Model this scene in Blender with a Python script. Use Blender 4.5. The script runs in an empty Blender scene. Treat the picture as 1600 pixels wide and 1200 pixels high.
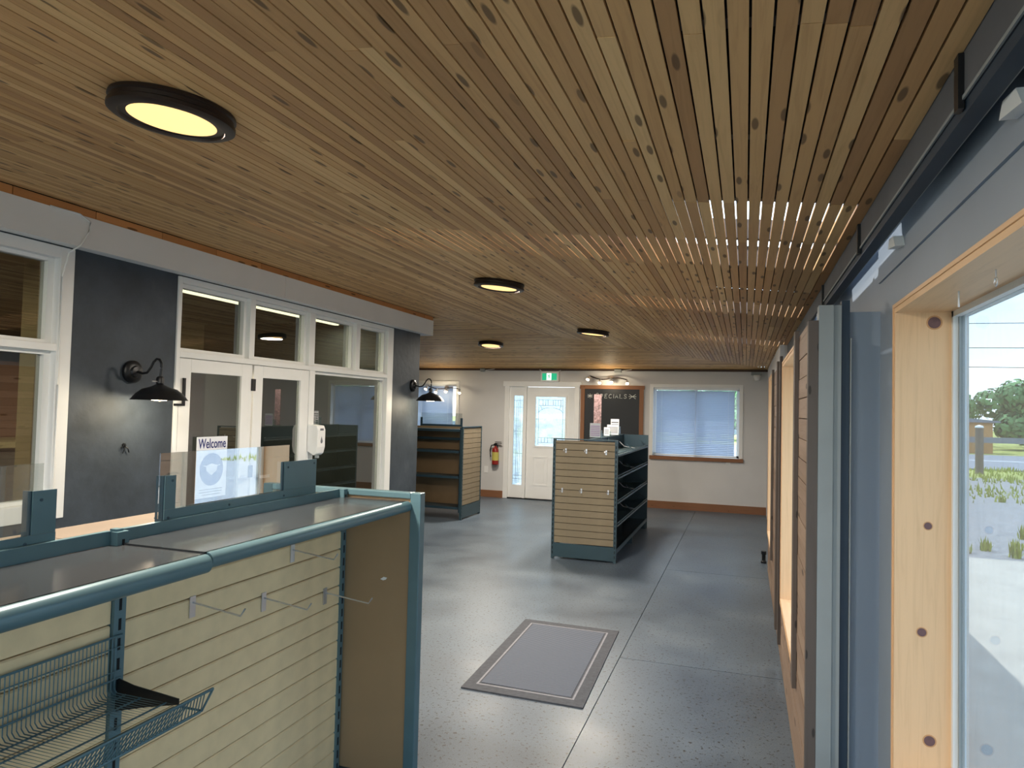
import bpy, bmesh, math, random
from mathutils import Vector, Matrix
S = bpy.context.scene
C = S.collection
rnd = random.Random(7)

# ------------------------------------------------------------------ camera, world, sun, exposure
H0 = 1.62
cd = bpy.data.cameras.new('camera'); cam = bpy.data.objects.new('camera', cd); C.objects.link(cam)
cd.sensor_fit = 'HORIZONTAL'; cd.sensor_width = 36.0; cd.lens = 36.0 * 1090 / 1600
cd.clip_start = .02; cd.clip_end = 500
_R = ((0.94803679, 0.01130633, -0.31795976), (0.31725591, 0.04172133, 0.94742177), (0.02397757, -0.99906531, 0.03596635))
cam.matrix_world = Matrix(((_R[0][0], -_R[0][1], -_R[0][2], 0), (_R[1][0], -_R[1][1], -_R[1][2], 0), (_R[2][0], -_R[2][1], -_R[2][2], H0), (0, 0, 0, 1)))
S.camera = cam
S.view_settings.view_transform = 'Standard'; S.view_settings.look = 'None'
S.view_settings.gamma = 1; S.view_settings.use_curve_mapping = False
S.view_settings.exposure = 1.95
S.cycles.max_bounces = 8; S.cycles.diffuse_bounces = 5; S.cycles.glossy_bounces = 4
S.cycles.transparent_max_bounces = 24; S.cycles.transmission_bounces = 6
S.cycles.sample_clamp_indirect = 4; S.cycles.caustics_reflective = False; S.cycles.caustics_refractive = False

SKY = 1.65
W = bpy.data.worlds.new('sky'); S.world = W; W.use_nodes = True
nt = W.node_tree; nt.nodes.clear()
out = nt.nodes.new('ShaderNodeOutputWorld'); bg = nt.nodes.new('ShaderNodeBackground')
tc = nt.nodes.new('ShaderNodeTexCoord'); sx = nt.nodes.new('ShaderNodeSeparateXYZ'); cr = nt.nodes.new('ShaderNodeValToRGB')
nt.links.new(tc.outputs['Generated'], sx.inputs[0]); nt.links.new(sx.outputs['Z'], cr.inputs[0])
cr.color_ramp.elements[0].position = 0.0; cr.color_ramp.elements[0].color = (.62, .74, .84, 1)
cr.color_ramp.elements[1].position = .6; cr.color_ramp.elements[1].color = (.28, .44, .68, 1)
e = cr.color_ramp.elements.new(.15); e.color = (.44, .62, .80, 1)
no = nt.nodes.new('ShaderNodeTexNoise'); no.inputs['Scale'].default_value = 3.2; no.inputs['Detail'].default_value = 6
mp = nt.nodes.new('ShaderNodeMapping'); mp.inputs['Scale'].default_value = (1, 1, 4)
nt.links.new(tc.outputs['Generated'], mp.inputs[0]); nt.links.new(mp.outputs[0], no.inputs[0])
cr2 = nt.nodes.new('ShaderNodeValToRGB'); cr2.color_ramp.elements[0].position = .45; cr2.color_ramp.elements[1].position = .7
nt.links.new(no.outputs[0], cr2.inputs[0])
mx = nt.nodes.new('ShaderNodeMixRGB'); mx.inputs[2].default_value = (.78, .84, .88, 1)
nt.links.new(cr2.outputs[0], mx.inputs[0]); nt.links.new(cr.outputs[0], mx.inputs[1])
nt.links.new(mx.outputs[0], bg.inputs[0]); bg.inputs[1].default_value = SKY; nt.links.new(bg.outputs[0], out.inputs[0])

sd = bpy.data.lights.new('sun', 'SUN'); so = bpy.data.objects.new('sun', sd); C.objects.link(so)
sd.energy = 2.3; sd.color = (1, .97, .92); sd.angle = .01
so.rotation_euler = Vector((-.36, .33, 1)).to_track_quat('Z', 'Y').to_euler(); so.location = (-10, 10, 30)

# ------------------------------------------------------------------ helpers
def lin(r, g, b):
    f = lambda c: (c / 255 / 12.92) if c / 255 <= .04045 else ((c / 255 + .055) / 1.055) ** 2.4
    return (f(r), f(g), f(b), 1)

class NT:
    def __init__(s, name):
        s.m = bpy.data.materials.new(name); s.m.use_nodes = True; s.t = s.m.node_tree
        s.b = s.t.nodes['Principled BSDF']; s.o = s.t.nodes['Material Output']
    def n(s, typ, **kw):
        nd = s.t.nodes.new('ShaderNode' + typ)
        for k, v in kw.items():
            if k.startswith('_'): setattr(nd, k[1:], v)
            else: nd.inputs[k.replace('__', ' ')].default_value = v
        return nd
    def l(s, a, b): s.t.links.new(a, b)
    def ramp(s, src, stops):
        r = s.n('ValToRGB'); cr = r.color_ramp
        cr.elements[0].position, cr.elements[0].color = stops[0]
        cr.elements[1].position, cr.elements[1].color = stops[-1]
        for p, c in stops[1:-1]:
            e = cr.elements.new(p); e.color = c
        s.l(src, r.inputs[0]); return r.outputs[0]
    def mix(s, f, a, b, mode='MIX'):
        m = s.n('MixRGB', _blend_type=mode)
        for i, v in ((0, f), (1, a), (2, b)):
            if isinstance(v, (int, float, tuple)): m.inputs[i].default_value = v
            else: s.l(v, m.inputs[i])
        return m.outputs[0]
    def bump(s, src, strength=.2, dist=.01):
        b = s.n('Bump', Strength=strength, Distance=dist); s.l(src, b.inputs['Height']); s.l(b.outputs[0], s.b.inputs['Normal'])

def plain(name, col, rough=.6, metal=0, var=.12, scale=6, spec=.5, bump=0):
    k = NT(name); b = k.b
    tc = k.n('TexCoord'); no = k.n('TexNoise', Scale=scale, Detail=5.0); k.l(tc.outputs['Object'], no.inputs[0])
    dark = tuple(c * (1 - var) for c in col[:3]) + (1,); lite = tuple(min(1, c * (1 + var)) for c in col[:3]) + (1,)
    k.l(k.ramp(no.outputs[0], [(.3, dark), (.7, lite)]), b.inputs['Base Color'])
    b.inputs['Roughness'].default_value = rough; b.inputs['Metallic'].default_value = metal
    b.inputs['Specular IOR Level'].default_value = spec
    if bump: k.bump(no.outputs[0], bump, .01)
    return k.m

def wood(name, c1, c2, c3, knot=.10, rough=.6, kx=2.4, ky=13, grain=1.0, spec=.3):
    """reads per-piece point attributes pc (along, across, offset) and rv (random value)"""
    k = NT(name); b = k.b
    at = k.n('Attribute', _attribute_name='pc'); rv = k.n('Attribute', _attribute_name='rv')
    base = k.ramp(rv.outputs['Fac'], [(0, c1), (.5, c2), (1, c3)])
    m1 = k.n('Mapping'); m1.inputs['Scale'].default_value = (2.2, 45, 1); k.l(at.outputs['Vector'], m1.inputs[0])
    n1 = k.n('TexNoise', Scale=1.0, Detail=6.0, Roughness=.6, Distortion=1.2); k.l(m1.outputs[0], n1.inputs[0])
    g = k.ramp(n1.outputs[0], [(.30, (.76, .71, .64, 1)), (.5, (1, 1, 1, 1)), (.72, (1.08, 1.07, 1.05, 1))])
    col = k.mix(.75 * grain, base, g, 'MULTIPLY')
    m2 = k.n('Mapping'); m2.inputs['Scale'].default_value = (kx, ky, 1); k.l(at.outputs['Vector'], m2.inputs[0])
    v = k.n('TexVoronoi', Scale=1.0, _voronoi_dimensions='2D'); v.inputs['Randomness'].default_value = 1; k.l(m2.outputs[0], v.inputs[0])
    kn = k.ramp(v.outputs['Distance'], [(knot * .7, (1, 1, 1, 1)), (knot, (0, 0, 0, 1))])
    # only some cells carry a knot
    se = k.ramp(v.outputs['Color'], [(.56, (0, 0, 0, 1)), (.6, (1, 1, 1, 1))])
    f = k.mix(1.0, kn, se, 'MULTIPLY')
    f2 = k.mix(1.0, f, (.8, .8, .8, 1), 'MULTIPLY')
    dk = tuple(x * .22 for x in c1[:3]) + (1,)
    col = k.mix(f2, col, dk)
    k.l(col, b.inputs['Base Color'])
    b.inputs['Roughness'].default_value = rough; b.inputs['Specular IOR Level'].default_value = spec
    k.bump(n1.outputs[0], .15, .002)
    return k.m

def emis(name, col, st):
    k = NT(name); k.b.inputs['Base Color'].default_value = col
    k.b.inputs['Emission Color'].default_value = col; k.b.inputs['Emission Strength'].default_value = st
    return k.m

def glass(name, tint=(.9, .93, .92, 1), refl=.06, dirt=.0, dirtcol=(.8, .85, .85, 1), dscale=3.0, rough=.0, pattern=False):
    k = NT(name); t = k.t
    tr = k.n('BsdfTransparent'); tr.inputs[0].default_value = tint
    gl = k.n('BsdfGlossy'); gl.inputs['Roughness'].default_value = rough
    lw = k.n('Fresnel'); lw.inputs['IOR'].default_value = 1.5
    ad = k.n('Math', _operation='ADD'); k.l(lw.outputs[0], ad.inputs[0]); ad.inputs[1].default_value = refl; ad.use_clamp = True
    gm = k.n('NewGeometry'); sb = k.n('Math', _operation='SUBTRACT', _use_clamp=True); k.l(ad.outputs[0], sb.inputs[0]); k.l(gm.outputs['Backfacing'], sb.inputs[1])
    m = k.n('MixShader'); k.l(sb.outputs[0], m.inputs[0]); k.l(tr.outputs[0], m.inputs[1]); k.l(gl.outputs[0], m.inputs[2])
    last = m.outputs[0]
    if dirt > 0:
        tc = k.n('TexCoord'); mp = k.n('Mapping'); mp.inputs['Scale'].default_value = (1, 9, 1.2); k.l(tc.outputs['Object'], mp.inputs[0])
        no = k.n('TexNoise', Scale=dscale, Detail=7.0, Roughness=.65); k.l(mp.outputs[0], no.inputs[0])
        r = k.ramp(no.outputs[0], [(.35, (dirt * .45,) * 3 + (1,)), (.75, (dirt * 1.5,) * 3 + (1,))])
        df = k.n('BsdfTranslucent'); df.inputs[0].default_value = dirtcol
        d2 = k.n('BsdfDiffuse'); d2.inputs[0].default_value = dirtcol
        ms = k.n('MixShader'); ms.inputs[0].default_value = .4; k.l(df.outputs[0], ms.inputs[1]); k.l(d2.outputs[0], ms.inputs[2])
        m2 = k.n('MixShader'); k.l(r, m2.inputs[0]); k.l(last, m2.inputs[1]); k.l(ms.outputs[0], m2.inputs[2]); last = m2.outputs[0]
    k.l(last, k.o.inputs[0])
    return k.m

M = {}
M['ceil'] = wood('ceiling_wood', lin(172, 130, 86), lin(200, 157, 105), lin(220, 182, 128), knot=.17, kx=3.6, ky=17, grain=.8)
M['jamb'] = wood('light_pine', lin(218, 180, 138), lin(224, 188, 148), lin(230, 196, 158), knot=.001, kx=4.4, ky=4.9, grain=.55, rough=.45)
M['orange'] = wood('orange_wood', lin(190, 130, 80), lin(205, 142, 86), lin(214, 150, 92), knot=.12, grain=.6)
M['brown'] = wood('brown_trim', lin(124, 86, 62), lin(132, 92, 66), lin(140, 98, 70), knot=.05, grain=.7)
M['wallplank'] = wood('wall_wood', lin(128, 106, 90), lin(142, 120, 104), lin(154, 132, 114), knot=.12, kx=2.2, ky=9, grain=.8)
M['darkpost'] = wood('dark_board', lin(88, 80, 76), lin(94, 86, 80), lin(100, 90, 84), knot=.05, grain=.5)
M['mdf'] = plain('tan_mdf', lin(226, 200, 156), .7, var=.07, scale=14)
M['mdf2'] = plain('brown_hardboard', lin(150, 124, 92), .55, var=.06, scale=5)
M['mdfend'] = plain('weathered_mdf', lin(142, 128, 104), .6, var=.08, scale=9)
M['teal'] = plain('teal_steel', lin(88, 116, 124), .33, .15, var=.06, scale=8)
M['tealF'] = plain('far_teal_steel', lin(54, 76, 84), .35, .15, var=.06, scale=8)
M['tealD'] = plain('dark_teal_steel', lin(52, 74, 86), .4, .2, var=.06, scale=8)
M['top'] = plain('worn_brown_laminate', lin(58, 60, 62), .18, .0, var=.14, scale=3)
M['rear'] = plain('worn_brown_rear_shelf', lin(112, 98, 84), .6, var=.1)
M['black'] = plain('black_metal', lin(24, 25, 28), .4, .3, var=.1)
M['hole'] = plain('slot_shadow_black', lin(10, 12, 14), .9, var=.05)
M['bronze'] = plain('dark_bronze', lin(40, 28, 22), .45, .3, var=.15)
M['chrome'] = plain('chrome', lin(215, 215, 218), .3, .7, var=.05)
M['white'] = plain('white_paint', lin(234, 234, 232), .5, var=.03, scale=4)
M['whitewall'] = plain('white_wall_paint', lin(208, 207, 206), .75, var=.05, scale=1.6)
M['beam'] = plain('beam_white_paint', lin(236, 235, 232), .7, var=.03, scale=2.5, bump=.05)
M['greyboard'] = plain('grey_painted_board', lin(140, 148, 150), .65, var=.07, scale=5)
M['greywall'] = plain('blue_grey_painted_wall', lin(142, 154, 168), .6, var=.06, scale=2.2)
M['darkblue'] = plain('blue_black_channel', lin(28, 48, 66), .6, var=.1)
M['frieze'] = plain('dark_frieze_paint', lin(86, 90, 96), .7, var=.12, scale=4)
M['vinyl'] = plain('white_vinyl', lin(225, 230, 232), .4, var=.02)
M['conduit'] = plain('dark_brown_strip', lin(70, 52, 42), .7, var=.1)
M['chalk'] = plain('white_chalk', lin(205, 208, 205), .95, var=.1, scale=60)
M['board'] = plain('blackboard_slate', lin(10, 15, 21), .5, var=.25, scale=5)
M['red'] = plain('extinguisher_red', lin(140, 36, 30), .35, var=.05)
M['yellow'] = plain('yellow_tag', lin(190, 180, 90), .6, var=.05)
M['green'] = emis('exit_green', lin(0, 120, 84), .55)
M['exitwhite'] = emis('exit_white', lin(225, 240, 232), .55)
M['navy'] = plain('navy_print', lin(28, 40, 110), .5, var=.03)
M['paper'] = plain('white_paper', lin(228, 230, 236), .7, var=.02)
M['lilac'] = plain('lilac_print', lin(190, 160, 200), .7, var=.05)
M['photo'] = plain('printed_card', lin(170, 140, 140), .6, var=.6, scale=40)
M['greyprint'] = plain('grey_print', lin(110, 112, 118), .7, var=.1)
def _blind():
    k = NT('grey_blind_slat'); t = k.n('BsdfTranslucent'); t.inputs[0].default_value = (.75, .82, .92, 1)
    m = k.n('MixShader'); m.inputs[0].default_value = .4; k.b.inputs['Base Color'].default_value = lin(190, 196, 208)
    k.l(k.b.outputs[0], m.inputs[1]); k.l(t.outputs[0], m.inputs[2]); k.l(m.outputs[0], k.o.inputs[0]); return k.m
M['blind'] = _blind()
M['diffuser'] = emis('warm_diffuser', (1, .60, .22, 1), .44)
M['bulb'] = emis('warm_bulb', (1, .82, .55, 1), 3.0)
M['ledstrip'] = emis('led_strip', (1, .86, .6, 1), 1.6)
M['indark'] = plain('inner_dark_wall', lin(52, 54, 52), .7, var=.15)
M['incream'] = plain('inner_cream_wall', lin(170, 150, 112), .7, var=.04)
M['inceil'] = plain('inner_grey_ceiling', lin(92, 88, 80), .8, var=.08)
M['inwood'] = wood('inner_wood', lin(100, 62, 40), lin(112, 70, 44), lin(120, 76, 48))
M['asphalt'] = plain('asphalt_grey', lin(120, 128, 140), .9, var=.06, scale=3)
M['leaf'] = plain('tree_leaves', lin(92, 136, 84), .7, var=.4, scale=1.2)
M['leafy'] = plain('weed_leaves', lin(150, 160, 64), .8, var=.3, scale=9)
M['bark'] = plain('weathered_timber', lin(96, 92, 88), .85, var=.2)
M['barn'] = plain('rust_siding', lin(186, 138, 92), .8, var=.1)
M['glass'] = glass('clear_window_glass', (.9, .93, .93, 1), .03, .02)
M['glassin'] = glass('interior_door_glass', (.50, .54, .52, 1), .20, .0)
M['glassdirtydim'] = glass('dusty_dimming_glass', (.60, .62, .62, 1), .02, .03, (.75, .88, .93, 1), 2.0)  # dust film, plus a grey tint that dims the bright outdoor view
M['acryl'] = glass('clear_acrylic', (.9, .93, .92, 1), .55, .02)
M['acryl2'] = glass('scratched_acrylic', (.85, .87, .86, 1), .04, .05)
M['holder'] = glass('brochure_acrylic', (.8, .9, .88, 1), .08, .06)
M['frost'] = glass('frosted_door_glass', (.55, .62, .64, 1), .02, .55, (.9, .97, .98, 1), 6, .2)

def _stucco():
    k = NT('charcoal_stucco'); b = k.b
    tc = k.n('TexCoord'); n1 = k.n('TexNoise', Scale=2.4, Detail=8.0, Roughness=.65); k.l(tc.outputs['Object'], n1.inputs[0])
    k.l(k.ramp(n1.outputs[0], [(.3, lin(42, 50, 58)), (.6, lin(60, 69, 79)), (.8, lin(80, 87, 96))]), b.inputs['Base Color'])
    n2 = k.n('TexNoise', Scale=14.0, Detail=6.0); k.l(tc.outputs['Object'], n2.inputs[0])
    b.inputs['Roughness'].default_value = .62; k.bump(n2.outputs[0], .25, .01); return k.m
M['stucco'] = _stucco()

def _floor():
    k = NT('worn_painted_concrete'); b = k.b
    g = k.n('NewGeometry'); pos = g.outputs['Position']
    n1 = k.n('TexNoise', Scale=1.3, Detail=7.0, Roughness=.6); k.l(pos, n1.inputs[0])
    base = k.ramp(n1.outputs[0], [(.3, lin(78, 89, 102)), (.55, lin(92, 105, 118)), (.75, lin(108, 120, 131))])
    n2 = k.n('TexNoise', Scale=52.0, Detail=2.0, Roughness=.6); k.l(pos, n2.inputs[0])
    n3 = k.n('TexNoise', Scale=1.1, Detail=3.0); k.l(pos, n3.inputs[0])
    ad = k.n('Math', _operation='MULTIPLY_ADD'); k.l(n3.outputs[0], ad.inputs[0]); ad.inputs[1].default_value = .07; k.l(n2.outputs[0], ad.inputs[2])
    chips = k.ramp(ad.outputs[0], [(.655, (0, 0, 0, 1)), (.675, (1, 1, 1, 1))])
    col = k.mix(chips, base, lin(44, 42, 44))
    n4 = k.n('TexNoise', Scale=160.0, Detail=2.0); k.l(pos, n4.inputs[0])
    fine = k.ramp(n4.outputs[0], [(.35, (.82, .82, .82, 1)), (.65, (1.12, 1.12, 1.12, 1))])
    col = k.mix(1.0, col, fine, 'MULTIPLY')
    k.l(col, b.inputs['Base Color'])
    k.l(k.ramp(n1.outputs[0], [(.3, (.32,) * 3 + (1,)), (.7, (.46,) * 3 + (1,))]), b.inputs['Roughness'])
    k.bump(n2.outputs[0], .12, .004); return k.m
M['floor'] = _floor()

def _ground(name, a, bcol, c, sc, r=.95):
    k = NT(name); b = k.b; g = k.n('NewGeometry')
    n1 = k.n('TexNoise', Scale=sc, Detail=8.0, Roughness=.75); k.l(g.outputs['Position'], n1.inputs[0])
    k.l(k.ramp(n1.outputs[0], [(.3, a), (.52, bcol), (.72, c)]), b.inputs['Base Color']); b.inputs['Roughness'].default_value = r; return k.m
M['concrete'] = _ground('sunlit_concrete', lin(160, 158, 152), lin(176, 174, 167), lin(188, 186, 178), 1.6)
M['gravel'] = _ground('gravel', lin(84, 90, 98), lin(128, 132, 138), lin(180, 180, 178), 22)
M['grass'] = _ground('dry_grass', lin(112, 130, 62), lin(150, 158, 84), lin(196, 190, 120), 1.2)

def _mat():
    k = NT('grey_ribbed_mat'); b = k.b; tc = k.n('TexCoord')
    w = k.n('TexWave', Scale=16.0, Distortion=1.5, Detail=2.0); w.bands_direction = 'Y'; k.l(tc.outputs['Object'], w.inputs[0])
    k.l(k.ramp(w.outputs[0], [(.2, lin(80, 86, 98)), (.8, lin(112, 118, 130))]), b.inputs['Base Color'])
    b.inputs['Roughness'].default_value = .95; k.bump(w.outputs[0], .4, .004); return k.m
M['matpile'] = _mat()
M['matedge'] = plain('mat_edge', lin(84, 86, 92), .95, var=.15, scale=40)
M['matline'] = plain('mat_line', lin(146, 146, 152), .95, var=.1, scale=40)

class MB:
    def __init__(s): s.v = []; s.f = []; s.mi = []; s.pc = []; s.rv = []; s.wood = False; s.cur = 0
    def add(s, vs, fs, pc=None, rv=None):
        o = len(s.v); s.v += [Vector(v) for v in vs]; s.f += [tuple(i + o for i in f) for f in fs]; s.mi += [s.cur] * len(fs)
        if pc is not None: s.wood = True
        s.pc += (pc if pc is not None else [(0, 0, 0)] * len(vs)); s.rv += [rv if rv is not None else .5] * len(vs)
        return s
    def box(s, x0, x1, y0, y1, z0, z1):
        vs = [(x0, y0, z0), (x1, y0, z0), (x1, y1, z0), (x0, y1, z0), (x0, y0, z1), (x1, y0, z1), (x1, y1, z1), (x0, y1, z1)]
        return s.add(vs, BOXF)
    def wbox(s, x0, x1, y0, y1, z0, z1, ax=None, rv=None):
        d = (x1 - x0, y1 - y0, z1 - z0)
        if ax is None: ax = max(range(3), key=lambda i: d[i])
        rest = sorted([i for i in range(3) if i != ax], key=lambda i: -d[i]); ac = rest[0]; th = rest[1]
        vs = [(x0, y0, z0), (x1, y0, z0), (x1, y1, z0), (x0, y1, z0), (x0, y0, z1), (x1, y0, z1), (x1, y1, z1), (x0, y1, z1)]
        o = rnd.uniform(0, 90); o2 = rnd.uniform(0, 90)
        return s.add(vs, BOXF, [(v[ax] + o, v[ac] + .6 * v[th], o2) for v in vs], rnd.random() if rv is None else rv)
    def tube(s, pts, r, n=8, cap=True):
        pts = [Vector(p) for p in pts]; o = len(s.v); rings = []
        rr = r if isinstance(r, (list, tuple)) else [r] * len(pts)
        up = None; vs = []
        for i, p in enumerate(pts):
            t = (pts[min(i + 1, len(pts) - 1)] - pts[max(i - 1, 0)])
            if t.length < 1e-9: t = Vector((0, 0, 1))
            t.normalize()
            if up is None:
                up = Vector((0, 0, 1)) if abs(t.z) < .9 else Vector((1, 0, 0))
            a = t.cross(up)
            if a.length < 1e-4: a = t.cross(Vector((1, 0, 0)))
            a.normalize(); b = t.cross(a).normalized(); up = -b if False else up
            for k in range(n):
                an = 2 * math.pi * k / n; vs.append(p + (a * math.cos(an) + b * math.sin(an)) * rr[i])
        fs = []
        for i in range(len(pts) - 1):
            for k in range(n):
                fs.append((i * n + k, i * n + (k + 1) % n, (i + 1) * n + (k + 1) % n, (i + 1) * n + k))
        if cap: fs.append(tuple(range(n))[::-1]); fs.append(tuple((len(pts) - 1) * n + k for k in range(n)))
        return s.add(vs, fs)
    def lathe(s, c, prof, n=24, axis='Z', close=False):
        """prof: list of (radius, height)"""
        c = Vector(c); vs = []
        for r, h in prof:
            for k in range(n):
                a = 2 * math.pi * k / n
                p = {'Z': (r * math.cos(a), r * math.sin(a), h), 'X': (h, r * math.cos(a), r * math.sin(a)), 'Y': (r * math.cos(a), h, r * math.sin(a))}[axis]
                vs.append(c + Vector(p))
        fs = []
        m = len(prof)
        for i in range(m - 1 + (1 if close else 0)):
            j = (i + 1) % m
            for k in range(n): fs.append((i * n + k, i * n + (k + 1) % n, j * n + (k + 1) % n, j * n + k))
        if not close:
            if prof[0][0] > 1e-6: fs.append(tuple(range(n))[::-1])
            if prof[-1][0] > 1e-6: fs.append(tuple((m - 1) * n + k for k in range(n)))
        return s.add(vs, fs)
    def poly(s, pts, thick):  # extruded polygon; thick = vector
        n = len(pts); t = Vector(thick)
        vs = [Vector(p) for p in pts] + [Vector(p) + t for p in pts]
        fs = [tuple(range(n))[::-1], tuple(range(n, 2 * n))] + [(i, (i + 1) % n, n + (i + 1) % n, n + i) for i in range(n)]
        return s.add(vs, fs)
    def build(s, name, mat, parent=None, smooth=False, origin=None, bevel=0, kind=None, label=None, cat=None, group=None, twosided=False):
        me = bpy.data.meshes.new(name)
        mats = mat if isinstance(mat, (list, tuple)) else [mat]
        if origin is None:
            lo = [min(v[i] for v in s.v) for i in range(3)]; hi = [max(v[i] for v in s.v) for i in range(3)]
            origin = Vector(((lo[0] + hi[0]) / 2, (lo[1] + hi[1]) / 2, lo[2]))
        origin = Vector(origin)
        me.from_pydata([v - origin for v in s.v], [], s.f)
        for m in mats: me.materials.append(m)
        me.polygons.foreach_set('material_index', s.mi)
        if s.wood:
            a = me.attributes.new('pc', 'FLOAT_VECTOR', 'POINT'); a.data.foreach_set('vector', [c for p in s.pc for c in p])
            a = me.attributes.new('rv', 'FLOAT', 'POINT'); a.data.foreach_set('value', s.rv)
        bm = bmesh.new(); bm.from_mesh(me); bmesh.ops.recalc_face_normals(bm, faces=bm.faces); bm.to_mesh(me); bm.free()
        if smooth:
            me.polygons.foreach_set('use_smooth', [True] * len(me.polygons))
            try: me.set_sharp_from_angle(angle=math.radians(40))
            except Exception: pass
        o = bpy.data.objects.new(name, me); C.objects.link(o)
        o.location = origin
        if parent is not None:
            o.parent = parent; p = parent; off = Vector((0, 0, 0))
            while p is not None: off += p.location; p = p.parent
            o.location = origin - off
        if bevel:
            md = o.modifiers.new('bevel', 'BEVEL'); md.width = bevel; md.segments = 2; md.limit_method = 'ANGLE'
        for k_, v_ in (('kind', kind), ('label', label), ('category', cat), ('group', group)):
            if v_: o[k_] = v_
        return o
BOXF = [(0, 3, 2, 1), (4, 5, 6, 7), (0, 1, 5, 4), (1, 2, 6, 5), (2, 3, 7, 6), (3, 0, 4, 7)]

def bx(name, mat, parent, *d, **kw): return MB().box(*d).build(name, mat, parent, **kw)
def wbx(name, mat, parent, *d, ax=None, rv=None, **kw): return MB().wbox(*d, ax=ax, rv=rv).build(name, mat, parent, **kw)
def thing(name, loc, label, cat, group=None):
    o = bpy.data.objects.new(name, None); C.objects.link(o); o.location = loc; o.empty_display_size = .1
    o['label'] = label; o['category'] = cat
    if group: o['group'] = group
    return o
def struct(name, loc=(0, 0, 0)):
    o = bpy.data.objects.new(name, None); C.objects.link(o); o.location = loc; o['kind'] = 'structure'; return o
def copy_tree(o, loc=None, parent=None):
    c = o.copy(); C.objects.link(c)
    if parent is not None: c.parent = parent
    if loc is not None: c.location = loc
    for ch in list(o.children): copy_tree(ch, None, c)
    return c
def text(name, s, size, parent, origin, right, upv, mat, extr=.001, align='CENTER', squeeze=1.0):
    cu = bpy.data.curves.new('t', 'FONT'); cu.body = s; cu.size = size; cu.align_x = align; cu.extrude = extr; cu.resolution_u = 3; cu.offset = .0012
    to = bpy.data.objects.new('t', cu); C.objects.link(to)
    dg = bpy.context.evaluated_depsgraph_get(); me = bpy.data.meshes.new_from_object(to.evaluated_get(dg))
    bpy.data.objects.remove(to); me.name = name
    r = Vector(right).normalized(); u = Vector(upv).normalized(); w = r.cross(u)
    mat4 = Matrix((r * squeeze, u, w)).transposed().to_4x4()
    me.transform(mat4); me.materials.clear(); me.materials.append(mat)
    o = bpy.data.objects.new(name, me); C.objects.link(o)
    off = Vector((0, 0, 0)); p = parent
    while p is not None: off += p.location; p = p.parent
    o.parent = parent; o.location = Vector(origin) - off
    return o
def wall_boxes(mb, axis, p0, p1, u0, u1, z0, z1, holes):
    """axis 'X': wall is a slab x in p0..p1, u = y. axis 'Y': slab y in p0..p1, u = x. holes = (ua,ub,za,zb)"""
    us = sorted({u0, u1, *[h[0] for h in holes], *[h[1] for h in holes]}); us = [u for u in us if u0 <= u <= u1]
    for a, b in zip(us, us[1:]):
        hs = sorted([(h[2], h[3]) for h in holes if h[0] <= a + 1e-6 and h[1] >= b - 1e-6]); z = z0
        segs = []
        for za, zb in hs:
            if za > z + 1e-6: segs.append((z, za))
            z = max(z, zb)
        if z < z1 - 1e-6: segs.append((z, z1))
        for za, zb in segs:
            if axis == 'X': mb.box(p0, p1, a, b, za, zb)
            else: mb.box(a, b, p0, p1, za, zb)
    return mb

# ------------------------------------------------------------------ floor and ground
BACK = -3.0
fl = struct('floor')
J = .0025
def slab(x0, x1, y0, y1): return MB().box(x0, x1, y0, y1, -.1, 0).build('slab', M['floor'], fl)
slab(-9.6, -.77 - J, BACK, 12.1)
slab(-.77 + J, .75, BACK, 4.66 - J); slab(-.77 + J, .75, 4.66 + J, 7.43 - J); slab(-.77 + J, .75, 7.43 + J, 12.1)
bx('joint_bed', M['hole'], fl, -.9, .75, BACK, 12.1, -.12, -.05)

gr = bx('ground', M['grass'], None, -90, 130, -60, 140, -.45, -.16, kind='structure')
bx('pavement', M['concrete'], None, .76, 3.6, -20, 10.2, -.16, -.1, kind='structure')
bx('gravel_yard', M['gravel'], None, .76, 30, 10.21, 24.5, -.16, -.115, kind='structure')
bx('gravel_yard', M['gravel'], None, 3.61, 30, -20, 10.2, -.16, -.115, kind='structure')
bx('road', M['asphalt'], None, -60, 110, 29, 41, -.16, -.11, kind='structure')
bx('road_line', M['white'], None, -60, 110, 34.9, 35.15, -.11, -.105, kind='structure')
bx('gravel_yard', M['gravel'], None, -12, .75, 12.4, 24.5, -.16, -.115, kind='structure')
bx('pavement', M['concrete'], None, -12, .75, -20, -3.25, -.16, -.1, kind='structure')  # unseen slab added behind the room, bounces sunlight onto the ceiling

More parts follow.
